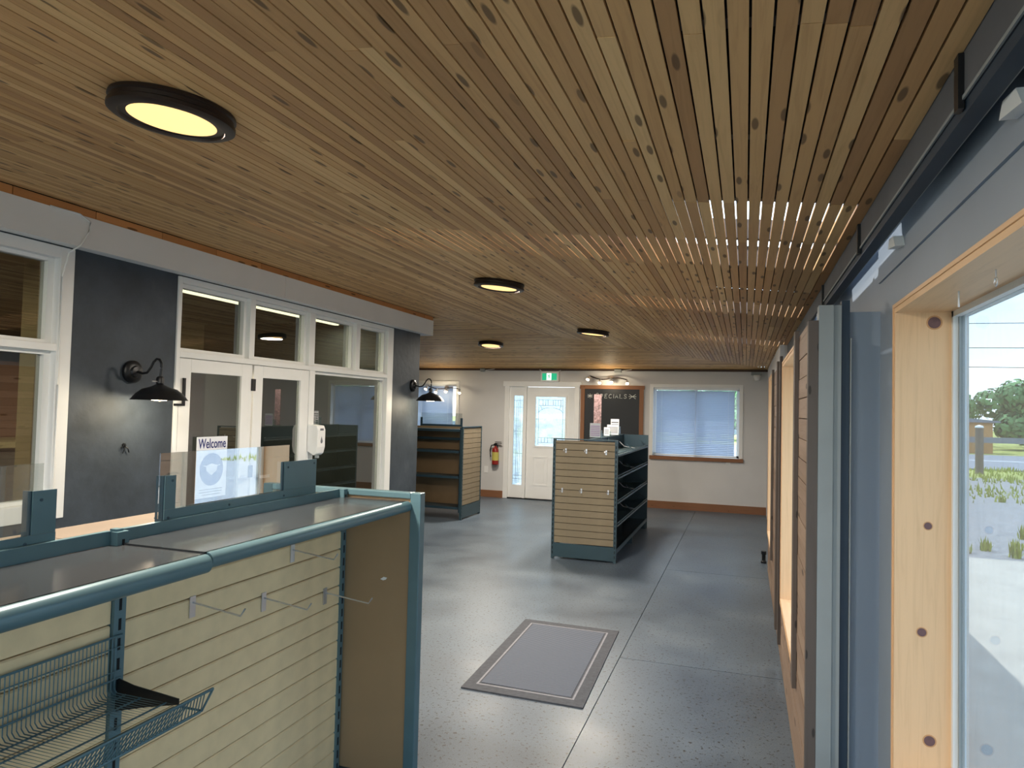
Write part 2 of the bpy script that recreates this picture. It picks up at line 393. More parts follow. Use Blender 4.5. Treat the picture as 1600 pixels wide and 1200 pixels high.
# ------------------------------------------------------------------ ceiling
ce = struct('ceiling')
zA = lambda x: 2.401 - .1 * x
zB = lambda y: 2.36 + .11 * (12.1 - y)
hipY = lambda x: 11.727 + .909 * x
hipX = lambda y: (y - 11.727) / .909
XE = .407; XL = -3.83
pitch = .0455
planks = []
def plank_geo(mb, quad, along_axis, rv):
    """quad = four bottom corners; thickness 12 mm up"""
    vs = [Vector(q) for q in quad] + [Vector(q) + Vector((0, 0, .012)) for q in quad]
    o = rnd.uniform(0, 90); o2 = rnd.uniform(0, 90)
    if along_axis == 'Y': pc = [(v.y + o, v.x + .5 * v.z, o2) for v in vs]
    else: pc = [(v.x + o, v.y + .5 * v.z, o2) for v in vs]
    mb.add(vs, BOXF, pc, rv)
joist = [2.69 + .615 * k for k in range(-9, 16)]
n_lines = int((XE - XL) / pitch)
for i in range(n_lines + 1):
    x1 = XE - pitch * i; gap = .0055 if x1 > -.9 else (.0045 if x1 > -2 else .0036)
    if i == n_lines: x0 = XL
    else: x0 = x1 - pitch + gap
    if x1 - x0 < .008: continue
    ye = min(hipY(x0), hipY(x1)); y = BACK; 
    cuts = [BACK]
    jj = rnd.choice([0, 1, 2])
    while True:
        jj += rnd.choice([3, 4, 4, 5])
        if jj >= len(joist) or joist[jj] > ye - .35: break
        cuts.append(joist[jj] + rnd.uniform(-.012, .012))
    cuts.append(None)
    for a, b in zip(cuts, cuts[1:]):
        dz = rnd.uniform(0, .0022); rvv = min(1, max(0, rnd.gauss(.5, .28)))
        ya = a + .001
        if b is None: q = [(x0, ya, zA(x0) - dz), (x1, ya, zA(x1) - dz), (x1, hipY(x1) - .002, zA(x1) - dz), (x0, hipY(x0) - .002, zA(x0) - dz)]
        else: q = [(x0, ya, zA(x0) - dz), (x1, ya, zA(x1) - dz), (x1, b - .001, zA(x1) - dz), (x0, b - .001, zA(x0) - dz)]
        planks.append((q, 'Y', rvv))
yy = 12.1; k = 0
while yy > 8.28:
    y1 = yy; y0 = yy - pitch + .003; x_end = hipX(y0) if y0 > 8.27 else XL
    x = -9.4; xs = [x]
    t_ = rnd.uniform(1, 2.4)
    while x + t_ < hipX(y0) - .3:
        x += t_; xs.append(x); t_ = rnd.uniform(1.5, 2.6)
    for a, b in zip(xs, xs[1:] + [None]):
        dz = rnd.uniform(0, .002); rvv = min(1, max(0, rnd.gauss(.55, .24)))
        if b is None: q = [(a + .001, y0, zB(y0) - dz), (hipX(y0) + .002, y0, zB(y0) - dz), (hipX(y1) + .002, y1, zB(y1) - dz), (a + .001, y1, zB(y1) - dz)]
        else: q = [(a + .001, y0, zB(y0) - dz), (b - .001, y0, zB(y0) - dz), (b - .001, y1, zB(y1) - dz), (a + .001, y1, zB(y1) - dz)]
        planks.append((q, 'X', rvv))
    yy -= pitch
Rt = Matrix(_R).transposed()
def px(p):
    c = Rt @ (Vector(p) - Vector((0, 0, H0)))
    if c.z < .05: return None
    return 800 + 1090 * c.x / c.z, 600 + 1090 * c.y / c.z
def seen(q):  # rough pixel area inside the frame
    n = 12; tot = 0
    for t in range(n):
        f0 = t / n; f1 = (t + 1) / n
        a, b, c, d = [Vector(v) for v in q[0]]
        if q[1] == 'Y': s = [a.lerp(d, f0), b.lerp(c, f0), b.lerp(c, f1), a.lerp(d, f1)]
        else: s = [a.lerp(b, f0), a.lerp(b, f1), d.lerp(c, f1), d.lerp(c, f0)]
        P = [px(v) for v in s]
        if any(p is None for p in P): continue
        if not all(-20 < p[0] < 1620 and -20 < p[1] < 1220 for p in P): continue
        tot += abs(sum(P[i][0] * P[(i + 1) % 4][1] - P[(i + 1) % 4][0] * P[i][1] for i in range(4))) / 2
    return tot
planks.sort(key=lambda q: -seen(q))
for q in planks[:300]:
    mb = MB(); plank_geo(mb, *q); mb.build('plank', M['ceil'], ce)
mb = MB()
for q in planks[300:]: plank_geo(mb, *q)
mb.build('far_planks', M['ceil'], ce, kind='stuff')
# joists over the planks and the roof deck above, bays cut open so sky brightens the plank gaps
mb = MB()
def slopebox(mb, xa, xb, ya, yb, dz0, dz1):
    vs = [(x, y, zA(x) + d) for d in (dz0, dz1) for x, y in ((xa, ya), (xb, ya), (xb, yb), (xa, yb))]
    mb.add(vs, BOXF)
for yj in joist:
    if yj < 11: slopebox(mb, max(XL, hipX(yj)) if yj > 8.2 else XL, XE, yj - .02, yj + .02, .0125, .10)
for xj in [-9.0 + .615 * k for k in range(14)]:
    vs = [(x, y, zB(y) + d) for d in (.0125, .10) for x, y in ((xj - .02, max(8.3, hipY(xj))), (xj + .02, max(8.3, hipY(xj + .04))), (xj + .02, 12.1), (xj - .02, 12.1))]
    mb.add(vs, BOXF)
mb.build('joists', M['darkpost'], ce)
rf = struct('roof')
mb = MB()
open_bays = [(2.69, 3.305, -.2, XE), (3.305, 3.92, -2.9, XE), (5.15, 5.765, -1.4, XE), (7.6, 8.2, -1.0, XE)]
ys = [BACK - .2, 2.69, 3.305, 3.92, 5.15, 5.765, 7.6, 8.2]
for a, b in zip(ys, ys[1:]):
    ob = [o for o in open_bays if abs(o[0] - a) < .01]
    slopebox(mb, XL - .3, ob[0][2] if ob else .82, a, b, .105, .125)
    if ob: slopebox(mb, XE + .02, .82, a, b, .105, .125)
vs = [(XL - .3, 8.2, zA(XL - .3) + .105), (.82, 8.2, zA(.82) + .105), (.82, 12.4, zA(.82) + .105), (XL - .3, 7.9, zA(XL - .3) + .105)]
vs = vs + [(v[0], v[1], v[2] + .02) for v in vs]; mb.add(vs, BOXF)
vs = [(-9.8, 7.9, zB(7.9) + .105), (XL - .3, 7.9, zB(7.9) + .105), (.82, 12.4, zB(12.4) + .105), (-9.8, 12.4, zB(12.4) + .105)]
vs = vs + [(v[0], v[1], v[2] + .02) for v in vs]; mb.add(vs, BOXF)
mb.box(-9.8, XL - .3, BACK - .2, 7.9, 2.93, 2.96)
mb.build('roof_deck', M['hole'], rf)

# ------------------------------------------------------------------ right wall
XN = .50
w2 = (3.62, 4.85, .43, 1.955); w3 = (6.80, 7.62, .43, 1.99); wn = (.30, 2.77, .36, 2.01); wb = (-2.7, -.1, .36, 2.01)
wr = struct('wall_right')
wall_boxes(MB(), 'X', XN, .72, BACK, 7.85, -.1, 2.42, [wn, w2, w3, wb]).build('outer_wall', M['greywall'], wr)
wall_boxes(MB(), 'X', .335, .72, 7.85, 12.35, -.1, 2.45, []).build('far_section', M['whitewall'], wr)
bx('seam_board', M['greywall'], wr, XN - .008, XN, BACK, 3.06, 2.15, 2.30)
# inner partition clad in horizontal boards
mb = wall_boxes(MB(), 'X', .256, XN, 3.101, 7.85, 0, 1.985, [w2, w3]); mb.build('partition_core', M['darkpost'], wr)
pz = .0; k = 0
ph = .0895
while pz < 1.99:
    z0 = pz; z1 = min(1.995, pz + ph - .004)
    segs = [(3.04, 7.85)]
    for h in (w2, w3):
        if z1 > h[2] and z0 < h[3]:
            ns = []
            for a, b in segs:
                if h[0] > a and h[1] < b: ns += [(a, h[0]), (h[1], b)]
                else: ns.append((a, b))
            segs = ns
    for a, b in segs:
        y = a; 
        while y < b - .01:
            e = min(b, y + (2.4 if (b - y) > 2.4 else 3) * rnd.uniform(.6, 1)); 
            if b - e < .3: e = b
            o = rnd.uniform(0, .0025)
            if z0 < w2[2] and z1 > w2[2] and False: pass
            wbx('wall_plank', M['wallplank'], wr, .235 + o, .256, y + .0008, e - .0008, z0, z1, ax=1, rv=min(1, max(0, rnd.gauss(.5, .25))))
            y = e
    pz += ph
wbx('end_board', M['darkpost'], wr, .233, .27, 2.99, 3.04, 0, 2.0, ax=2)
wbx('end_post', M['greyboard'], wr, .271, .325, 2.99, 3.06, 0, 2.06, ax=2)
wbx('end_post', M['greyboard'], wr, .3255, .354, 3.0, 3.06, 0, 2.06, ax=2)
bx('channel', M['darkblue'], wr, .355, .385, 3.01, 3.06, 0, 2.08)
bx('channel_lip', M['greyboard'], wr, .386, .39, 3.0, 3.06, 0, 1.93)
wbx('filler', M['greywall'], wr, .272, XN, 3.061, 3.10, 0, 2.04, ax=2)
for (ya, yb, za) in ((3.53, 3.625, .36), (5.50, 5.60, .06), (6.52, 6.62, .36), (5.02, 5.1, .1)):
    wbx('casing_board', M['darkpost'], wr, .217, .235, ya, yb, za, 2.02, ax=2)
# frieze, rail, brackets
bx('frieze', M['frieze'], wr, .409, .425, BACK, 7.85, 2.265, 2.40)
bx('frieze_edge', M['greyboard'], wr, .405, .409, BACK, 4.25, 2.262, 2.27)
rl = thing('overhead_rail', (.44, .8, 2.23), 'dark steel channel rail hung along the top of the near right wall', 'rail')
bx('rail_channel', M['darkblue'], rl, .412, .45, BACK, 4.3, 2.235, 2.262)
bx('rail_lip', M['greyboard'], rl, .4505, .456, BACK, 4.3, 2.24, 2.262)
for yb in (1.59, 2.92, 4.24): bx('bracket', M['black'], rl, .398, .409, yb, yb + .03, 2.245, 2.358)
for i, (yb, lab) in enumerate(((1.50, 'splintered white wood block under the rail nearer the camera'), (2.62, 'splintered white wood block under the rail near the window corner'))):
    t = MB(); t.poly([(.462, yb - .05, 2.19), (.462, yb + .07, 2.205), (.462, yb + .05, 2.235), (.462, yb - .02, 2.23)], (.035, 0, 0))
    t.build('wood_block', M['vinyl'], None, label=lab, cat='wood block')
def window(n, h, xi, xo, glassmat, casing=True, sash=.035):
    y0, y1, z0, z1 = h
    w = struct('window_%d' % n)
    J_ = M['jamb']; t = .018
    wbx('jamb', J_, w, xi, xo, y1 - t, y1, z0, z1, ax=2, rv=.5); wbx('jamb', J_, w, xi, xo, y0, y0 + t, z0, z1, ax=2, rv=.4)
    wbx('head_jamb', J_, w, xi, xo, y0 + t, y1 - t, z1 - t, z1, ax=1, rv=.5); wbx('sill_board', J_, w, xi - .002, xo, y0 + t, y1 - t, z0, z0 + t, ax=1, rv=.9)
    if casing:
        c = .012
        wbx('edge_trim', J_, w, xi - .004, xi, y1, y1 + c, z0, z1 + c, ax=2); wbx('edge_trim', J_, w, xi - .004, xi, y0, y1, z1, z1 + c, ax=1)
        wbx('edge_trim', J_, w, xi - .004, xi, y0, y1, z0 - c, z0, ax=1)
    a, b = xo - .002, xo + .045
    mb = MB(); s = sash
    mb.box(a, b, y0, y0 + s + t, z0, z1); mb.box(a, b, y1 - s - t, y1, z0, z1); mb.box(a, b, y0, y1, z1 - s - t, z1); mb.box(a, b, y0, y1, z0, z0 + s + t)
    mb.build('sash', M['vinyl'], w)
    mb = MB(); mb.box(a + .015, b - .015, y0 + s + t, y0 + s + t + .012, z0 + s, z1 - s); mb.box(a + .015, b - .015, y1 - s - t - .012, y1 - s - t, z0 + s, z1 - s)
    mb.build('gasket', M['greyboard'], w)
    bx('pane', glassmat, w, a + .02, a + .024, y0 + s + t, y1 - s - t, z0 + s + t, z1 - s - t)
    return w
window(1, wn, XN - .003, .672, M['glassdirtydim'], sash=.02)
window(2, w2, .225, .645, M['glass']); window(3, w3, .225, .645, M['glass'])
window(4, wb, XN - .003, .672, M['glassdirtydim'], sash=.02)  # unseen window added behind the camera to let in more daylight
kp = bpy.data.objects['window_1']
M['knot'] = plain('dark_knot', lin(104, 76, 78), .5, var=.15, scale=60); M['knotring'] = plain('knot_ring', lin(196, 146, 100), .5, var=.1, scale=60)
for (x_, z_, r_) in ((.618, 1.955, .020), (.60, 1.252, .012), (.582, .888, .014), (.606, .525, .017)):
    MB().lathe((x_, 2.752, z_), [(r_ * 1.25, 0), (r_ * 1.25, -.0004)], 20, 'Y').build('knot_ring', M['knotring'], kp); MB().lathe((x_, 2.7515, z_), [(r_, 0), (r_, -.0004)], 18, 'Y').build('knot', M['knot'], kp)
for i, (y, lab) in enumerate(((2.309, 'straight screw hook in the pine window head, farther from the camera'), (1.993, 'round eye hook in the pine window head, nearer the camera'))):
    mb = MB()
    if i == 0: mb.tube([(.58, y, 1.993), (.58, y, 1.945)], .0025, 6)
    else:
        mb.tube([(.58, y, 1.993), (.58, y, 1.972)], .002, 6)
        mb.tube([(.58, y + .010 * math.cos(a), 1.962 + .011 * math.sin(a)) for a in [math.pi / 2 + 2 * math.pi * k / 12 for k in range(12)]], .002, 6)
    mb.build('hook', M['chrome'], None, label=lab, cat='hook')

# ------------------------------------------------------------------ far wall
YF = 12.1
wf = struct('wall_far')
dh = (-4.13, -2.83, -.2, 2.09); wfw = (-1.50, -.10, .89, 2.05); wfl = (-6.6, -5.16, 1.2, 2.06)
wall_boxes(MB(), 'Y', YF, YF + .22, -9.6, .72, -.1, 2.40, [dh, wfw, wfl]).build('far_wall', M['whitewall'], wf)
bx('ceiling_strip', M['conduit'], wf, -9.6, .335, YF - .03, YF, 2.325, 2.357)
bb = struct('baseboard_far'); wbx('baseboard', M['brown'], bb, -1.9, .33, YF - .018, YF, 0, .125, ax=0)
wbx('baseboard', M['brown'], bb, -9.5, -4.16, YF - .018, YF, 0, .125, ax=0)
bx('wall_west', M['whitewall'], None, -9.8, -9.6, 7.9, 12.3, -.1, 3.1, kind='structure')
# back of the room, behind the camera: unseen wall, unglazed openings added for daylight
wk = struct('wall_back')
wall_boxes(MB(), 'Y', BACK - .2, BACK, -3.92, .72, -.1, 3.1, [(-3.8, -2.4, .1, 2.5), (-2.3, -.9, .0, 2.4), (-.8, .4, .1, 2.3)]).build('back_wall', M['whitewall'], wk)
# far door with side light
d = struct('door_1')
mb = MB(); y0, y1 = YF - .02, YF + .1
mb.box(-4.19, -4.10, y0, y1, 0, 2.12); mb.box(-2.88, -2.79, y0, y1, 0, 2.12); mb.box(-4.22, -2.76, y0 - .006, y1, 2.035, 2.13); mb.box(-3.82, -3.77, y0, y1, 0, 2.04)
mb.build('door_frame', M['white'], d, bevel=.004)
bx('threshold', M['black'], d, -4.1, -2.88, YF - .03, YF + .1, 0, .02)
Yd = YF + .02
wall_boxes(MB(), 'Y', Yd, Yd + .045, -4.10, -3.82, .02, 2.035, [(-4.02, -3.845, .25, 1.87)]).build('sidelight_frame', M['white'], d)
leaf = wall_boxes(MB(), 'Y', Yd, Yd + .045, -3.765, -2.885, .022, 2.03, [(-3.61, -3.04, .96, 1.865)]).build('door_leaf', M['white'], d)
mb = MB()
for (xa, xb, za, zb) in ((-3.63, -3.02, .94, 1.885),):
    mb.box(xa, xa + .03, Yd - .012, Yd, za, zb); mb.box(xb - .03, xb, Yd - .012, Yd, za, zb); mb.box(xa + .03, xb - .03, Yd - .012, Yd, za, za + .03); mb.box(xa + .03, xb - .03, Yd - .012, Yd, zb - .03, zb)
mb.build('glazing_bead', M['white'], leaf)
for xa, xb in ((-3.64, -3.36), (-3.29, -3.01)):
    mb = MB(); za, zb = .25, .78
    mb.box(xa, xa + .025, Yd - .008, Yd, za, zb); mb.box(xb - .025, xb, Yd - .008, Yd, za, zb); mb.box(xa + .025, xb - .025, Yd - .008, Yd, za, za + .025); mb.box(xa + .025, xb - .025, Yd - .008, Yd, zb - .025, zb); mb.box(xa + .06, xb - .06, Yd - .006, Yd, za + .06, zb - .06)
    mb.build('raised_panel', M['white'], leaf)
bx('door_glass', M['frost'], leaf, -3.61, -3.04, Yd + .015, Yd + .025, .96, 1.865)
bx('side_glass', M['frost'], d, -4.02, -3.845, Yd + .015, Yd + .025, .25, 1.87)
# leaded cames in the door glass and side glass
mb = MB(); yc = Yd + .012; r_ = .003
def came(pts): mb.tube([(x, yc, z) for x, z in pts], r_, 5)
came([(-3.55, .99), (-3.55, 1.84)]); came([(-3.10, .99), (-3.10, 1.84)])
for z in (1.80, 1.70): came([(-3.55, z), (-3.10, z)])
for x in (-3.47, -3.42, -3.38, -3.28, -3.24, -3.19, -3.14): came([(x, 1.70), (x, 1.80)])
came([(-3.325 + .225 * math.cos(a), 1.56 + .10 * math.sin(a)) for a in [math.pi * k / 12 for k in range(13)]])
came([(-3.52, 1.70), (-3.48, 1.62)]); came([(-3.13, 1.70), (-3.17, 1.62)]); came([(-3.60, 1.45), (-3.55, 1.45)]); came([(-3.10, 1.45), (-3.05, 1.45)])
for z in (1.12, 1.03): came([(-3.55, z), (-3.10, z)])
for x in (-3.49, -3.43, -3.37, -3.29, -3.23, -3.17): came([(x, 1.03), (x, 1.12)])
mb.build('came', M['greyprint'], leaf)
mb = MB()
for x in (-3.965, -3.93, -3.90): came([(x, .28), (x, 1.84)])
for z in (1.78, 1.66, 1.22, .82, .42, .36): came([(-4.015, z), (-3.85, z)])
mb.build('came', M['greyprint'], d)
for z in (.3, 1.0, 1.8): bx('hinge', M['chrome'], d, -3.79, -3.765, YF - .01, YF + .02, z, z + .09)
mb = MB(); mb.lathe((-2.94, Yd, 1.0), [(.028, 0), (.028, -.01), (.012, -.012), (.012, -.04), (.026, -.05), (.026, -.07), (.01, -.078)], 14, 'Y'); mb.build('door_knob', M['chrome'], leaf, smooth=True)
# white flashing / vinyl frames of far windows
def far_window(n, h, trim):
    xa, xb, za, zb = h; w = struct('window_%d' % n); mb = MB(); t = .06
    mb.box(xa - t, xa, YF - .018, YF, za, zb + t); mb.box(xb, xb + t, YF - .018, YF, za, zb + t); mb.box(xa, xb, YF - .018, YF, zb, zb + t)
    mb.build('casing', M['white'], w, bevel=.003)
    wbx('sill_board', M['brown'], w, xa - .05, xb + .07, YF - .045, YF + .05, za - .06, za, ax=0, rv=.9)
    mb = MB(); xm = (xa + xb) / 2
    for a, b in ((xa, xa + .04), (xm - .025, xm + .025), (xb - .04, xb)): mb.box(a, b, YF + .10, YF + .15, za, zb)
    mb.box(xa, xb, YF + .10, YF + .15, za, za + .04); mb.box(xa, xb, YF + .10, YF + .15, zb - .04, zb); mb.build('sash', M['vinyl'], w)
    bx('pane', M['glass'], w, xa + .04, xm - .025, YF + .12, YF + .125, za + .04, zb - .04); bx('pane', M['glass'], w, xm + .025, xb - .04, YF + .12, YF + .125, za + .04, zb - .04)
far_window(5, wfw, True); far_window(6, wfl, True)
def blind(h, label):
    xa, xb, za, zb = h; yb = YF + .03
    b = thing('window_blind', ((xa + xb) / 2, yb, za), label, 'blind')
    bx('head_rail', M['white'], b, xa + .01, xb - .015, yb - .018, yb + .018, zb - .035, zb - .002)
    mb = MB(); z = za + .05; w_ = .017
    while z < zb - .045:
        dy, dz = w_ * math.cos(.95), w_ * math.sin(.95); c0 = Vector((xa + .05, yb, z)); c1 = Vector((xb - .075, yb, z)); t = Vector((0, .0006, .0006))
        p = [c0 + Vector((0, -dy, dz)), c1 + Vector((0, -dy, dz)), c1 + Vector((0, dy, -dz)), c0 + Vector((0, dy, -dz))]
        mb.add([v for v in p] + [v + t for v in p], BOXF); z += .029
    mb.build('slats', M['blind'], b, kind='stuff')
    bx('bottom_rail', M['white'], b, xa + .015, xb - .035, yb - .012, yb + .012, za + .012, za + .03)
    for f in (.1, .5, .88):
        x = xa + (xb - xa) * f; MB().tube([(x, yb - .014, za + .03), (x, yb - .014, zb - .03)], .0018, 5).build('ladder_cord', M['white'], b)
    MB().tube([(xb - .08, yb - .03, zb - .03), (xb - .08, yb - .03, za - .02)], .002, 5).build('pull_cord', M['white'], b)
blind(wfw, 'wide grey slatted blind in the far window right of the blackboard')
blind(wfl, 'grey slatted blind in the far window behind the left shelf unit')
o = bx('switch_plate', M['white'], None, -.30, -.23, YF - .012, YF - .001, .80, .88, label='small white box under the right end of the wide blind', cat='box')
# exit sign
ex = thing('exit_sign', (-3.32, YF, 2.13), 'green running man exit sign over the far door', 'sign')
MB().box(-3.50, -3.17, YF - .07, YF - .001, 2.125, 2.31).build('housing', M['white'], ex, bevel=.006)
bx('sign_panel', M['green'], ex, -3.468, -3.20, YF - .074, YF - .07, 2.155, 2.275)
bx('sign_panel', M['exitwhite'], ex, -3.385, -3.30, YF - .076, YF - .074, 2.155, 2.275, label='white doorway panel of the sign')
mb = MB(); y = YF - .0785
def pg(pts): mb.poly([(-3.342 + a * .001, y, 2.16 + b * .001) for a, b in pts], (0, .002, 0))
pg([(8 + 9 * math.cos(k * .785), 98 + 9 * math.sin(k * .785)) for k in range(8)])
pg([(-12, 82), (8, 88), (12, 60), (-4, 50), (-10, 62)])
pg([(8, 86), (28, 74), (34, 60), (28, 58), (20, 70), (6, 76)]); pg([(-12, 82), (-30, 74), (-32, 56), (-26, 56), (-22, 68), (-8, 72)])
pg([(12, 60), (24, 40), (14, 14), (6, 16), (12, 38), (0, 52)]); pg([(-4, 52), (-14, 32), (-36, 26), (-36, 18), (-8, 22), (6, 46)])
mb.build('running_man', M['green'], ex)
for tri in ([(-3.50, YF - .06, 2.3101), (-3.47, YF - .06, 2.3101), (-3.53, YF - .06, 2.345)], [(-3.20, YF - .06, 2.3101), (-3.17, YF - .06, 2.3101), (-3.13, YF - .06, 2.335)]): MB().poly(tri, (0, .04, 0)).build('corner_lug', M['white'], ex)
# blackboard
bd = thing('blackboard', (-2.22, YF, .86), 'tall chalk blackboard in an orange wood frame reading specials', 'blackboard')
bx('slate', M['board'], bd, -2.70, -1.73, YF - .016, YF - .002, .8, 2.01)
for dd, ax in (((-2.765, -2.695, YF - .03, YF - .001, .76, 2.01), 2), ((-1.735, -1.665, YF - .03, YF - .001, .76, 2.01), 2), ((-2.78, -1.65, YF - .034, YF - .001, 2.01, 2.075), 0), ((-2.765, -1.665, YF - .03, YF - .001, .70, .76), 0)):
    wbx('frame_rail', M['brown'], bd, *dd, ax=ax, rv=1)
L = {'S': [[(.8, .85), (.5, 1), (.15, .85), (.25, .6), (.7, .4), (.75, .12), (.4, 0), (.05, .15)]], 'P': [[(.1, 0), (.2, 1)], [(.2, 1), (.75, .9), (.75, .55), (.15, .45)]],
     'E': [[(.8, 1), (.2, .95), (.1, 0), (.75, .02)], [(.15, .5), (.65, .55)]], 'C': [[(.85, .85), (.5, 1), (.15, .7), (.1, .25), (.4, 0), (.8, .12)]],
     'I': [[(.3, 1), (.25, 0)]], 'A': [[(.05, 0), (.45, 1), (.85, 0)], [(.2, .35), (.7, .35)]], 'L': [[(.2, 1), (.15, 0), (.8, .03)]]}
mb = MB(); x = -2.50
for i, ch in enumerate('SPECIALS'):
    w_ = .05 if ch == 'I' else .066; hh = .085 if i == 0 else .07
    for st in L[ch]: mb.tube([(x + a * w_, YF - .0165, 1.852 + b * hh) for a, b in st], .0042, 5)
    x += w_ * (.7 if ch == 'I' else 1.15)
mb.build('chalk_lettering', M['chalk'], bd)
for cx, ss in ((-2.60, .8), (-1.855, 1.1)):
    mb = MB(); s = .05 * ss; cz = 1.885
    for a, b in (((-s, s * .7), (s, -s * .7)), ((-s, -s * .7), (s, s * .7)), ((-s * 1.2, 0), (s * 1.2, 0)), ((0, s), (0, -s))):
        if ss > 1 and a[1] == s: continue
        mb.tube([(cx + a[0], YF - .0165, cz + a[1]), (cx + b[0], YF - .0165, cz + b[1])], .004, 5)
    mb.build('chalk_star', M['chalk'], bd)
# track lights
def track_light(cx, cz, label, prot=.1):
    t = thing('track_light', (cx, YF - .06, cz), label, 'lamp')
    mb = MB(); mb.lathe((cx, YF - .001, cz), [(.055, 0), (.055, -.02), (.02, -.035), (.02, -.06)], 18, 'Y'); mb.build('canopy', M['chrome'], t, smooth=True)
    pts = [(cx + u, YF - .075, cz - .115 * u + .03 * math.sin(u * 9)) for u in [-.36 + .06 * k for k in range(12)]]
    MB().tube(pts, .009, 8).build('bar', M['bronze'], t, smooth=True)
    for u, dx in ((-.36, -.5), (-.16, -.3), (.03, .1), (.29, .4)):
        z = cz - .115 * u + .03 * math.sin(u * 9); p = Vector((cx + u, YF - .085, z - .005)); dr = Vector((dx * .5, -.6, -.7)).normalized()
        h = MB().tube([p, p + dr * .03, p + dr * .085], [.012, .018, .034], 12).build('spot_head', M['chrome'], t, smooth=True)
        MB().tube([p + dr * .083, p + dr * .092], [.029, .026], 12).build('spot_bulb', M['bulb'], h, smooth=True)
    for u in (.03,):
        ld = bpy.data.lights.new('spot_glow', 'POINT'); ld.energy = 1.2; ld.color = (1, .85, .6); ld.shadow_soft_size = .04
        lo = bpy.data.objects.new('spot_glow', ld); C.objects.link(lo); lo.parent = t; lo.location = (0, -.18, -.1)
track_light(-2.24, 2.19, 'brass track light with small spots above the blackboard')
track_light(-5.35, 1.98, 'track light with small spots seen behind the far wall sconce')
for i, (x, lab) in enumerate(((-4.63, 'grey junction box with cable near the ceiling left of the exit sign'), (-2.11, 'grey junction box with cable above the track light'))):
    t = thing('junction_box', (x, YF - .04, 2.30), lab, 'junction box')
    MB().lathe((x, YF - .03, 2.335), [(.05, .02), (.05, -.02), (.035, -.035)], 12, 'Z').build('box_body', M['greyboard'], t) if i == 0 else bx('box_body', M['greyboard'], t, x - .06, x + .06, YF - .075, YF - .031, 2.30, 2.35)
    MB().tube([(x + .06, YF - .05, 2.325), (x + .13, YF - .055, 2.335), (x + .24, YF - .05, 2.35)], .005, 6).build('cable', M['white'], t)
t = thing('smoke_detector', (.17, YF - .06, 2.19), 'white round detector at the far right ceiling corner', 'detector')
bx('base_plate', M['greyboard'], t, .08, .24, YF - .09, YF - .001, 2.27, 2.32)
MB().lathe((.17, YF - .06, 2.27), [(.05, 0), (.058, -.02), (.05, -.07), (.03, -.09)], 16).build('dome', M['white'], t, smooth=True)
# fire extinguisher
fe = thing('fire_extinguisher', (-4.32, YF - .09, .60), 'red fire extinguisher hanging on the far wall left of the door', 'extinguisher')
MB().lathe((-4.32, YF - .085, .60), [(.05, 0), (.062, .012), (.062, .26), (.05, .30), (.022, .325), (.022, .345)], 20).build('cylinder', M['red'], fe, smooth=True)
MB().lathe((-4.32, YF - .085, .68), [(.0632, 0), (.0632, .15)], 20).build('tag', M['yellow'], fe, smooth=True)
mb = MB(); mb.box(-4.345, -4.295, YF - .11, YF - .06, .945, .985); mb.box(-4.33, -4.20, YF - .095, YF - .075, .985, .998); mb.box(-4.33, -4.21, YF - .095, YF - .075, 1.01, 1.02); mb.build('valve_handle', M['black'], fe)
MB().tube([(-4.34, YF - .085, .96), (-4.40, YF - .085, .95), (-4.425, YF - .085, .86), (-4.41, YF - .085, .74)], .011, 8).build('hose', M['black'], fe, smooth=True)
bx('wall_hook', M['black'], fe, -4.34, -4.30, YF - .03, YF - .001, .9, .96)
bx('outlet_plate', M['white'], None, -4.56, -4.49, YF - .008, YF - .001, .44, .56, label='white outlet plate low on the far wall left of the extinguisher', cat='outlet')
mb = MB(); mb.lathe((.206, 8.2, 0), [(.03, 0), (.03, .02), (.02, .03), (.02, .09), (.028, .1), (.028, .13)], 14)
mb.build('door_stop', M['black'], None, smooth=True, label='small black stop standing on the floor by the right wall', cat='door stop')

# ------------------------------------------------------------------ left wall
XW = -3.92
wl = struct('wall_left')
holes = [(-2.2, 1.35, .9, 2.50), (1.52, 3.17, .9, 2.53), (4.0, 7.26, -.2, 2.53)]
wall_boxes(MB(), 'X', XW - .16, XW, BACK - .2, 7.98, -.1, 2.60, holes).build('stucco_wall', M['stucco'], wl)
wall_boxes(MB(), 'Y', 7.86, 7.98, -9.6, XW - .16, -.1, 2.80, []).build('end_wall', M['stucco'], wl)
bmw = struct('trim_1')
MB().box(XL - .3, XL, BACK, 5.118, 2.54, 2.732).build('beam', M['beam'], bmw); MB().box(XL - .3, XL, 5.121, 8.17, 2.54, 2.732).build('beam', M['beam'], bmw)
y = BACK
for k in range(22):
    e = min(8.17, y + .52); wbx('blocking', M['orange'], bmw, XL - .03, XL - .006, y + .003, e - .003, 2.732, 2.782, ax=1); y = e
    if y >= 8.17: break
bx('beam_backing', M['hole'], bmw, XL - .3, XL - .035, BACK, 8.17, 2.733, 2.80)
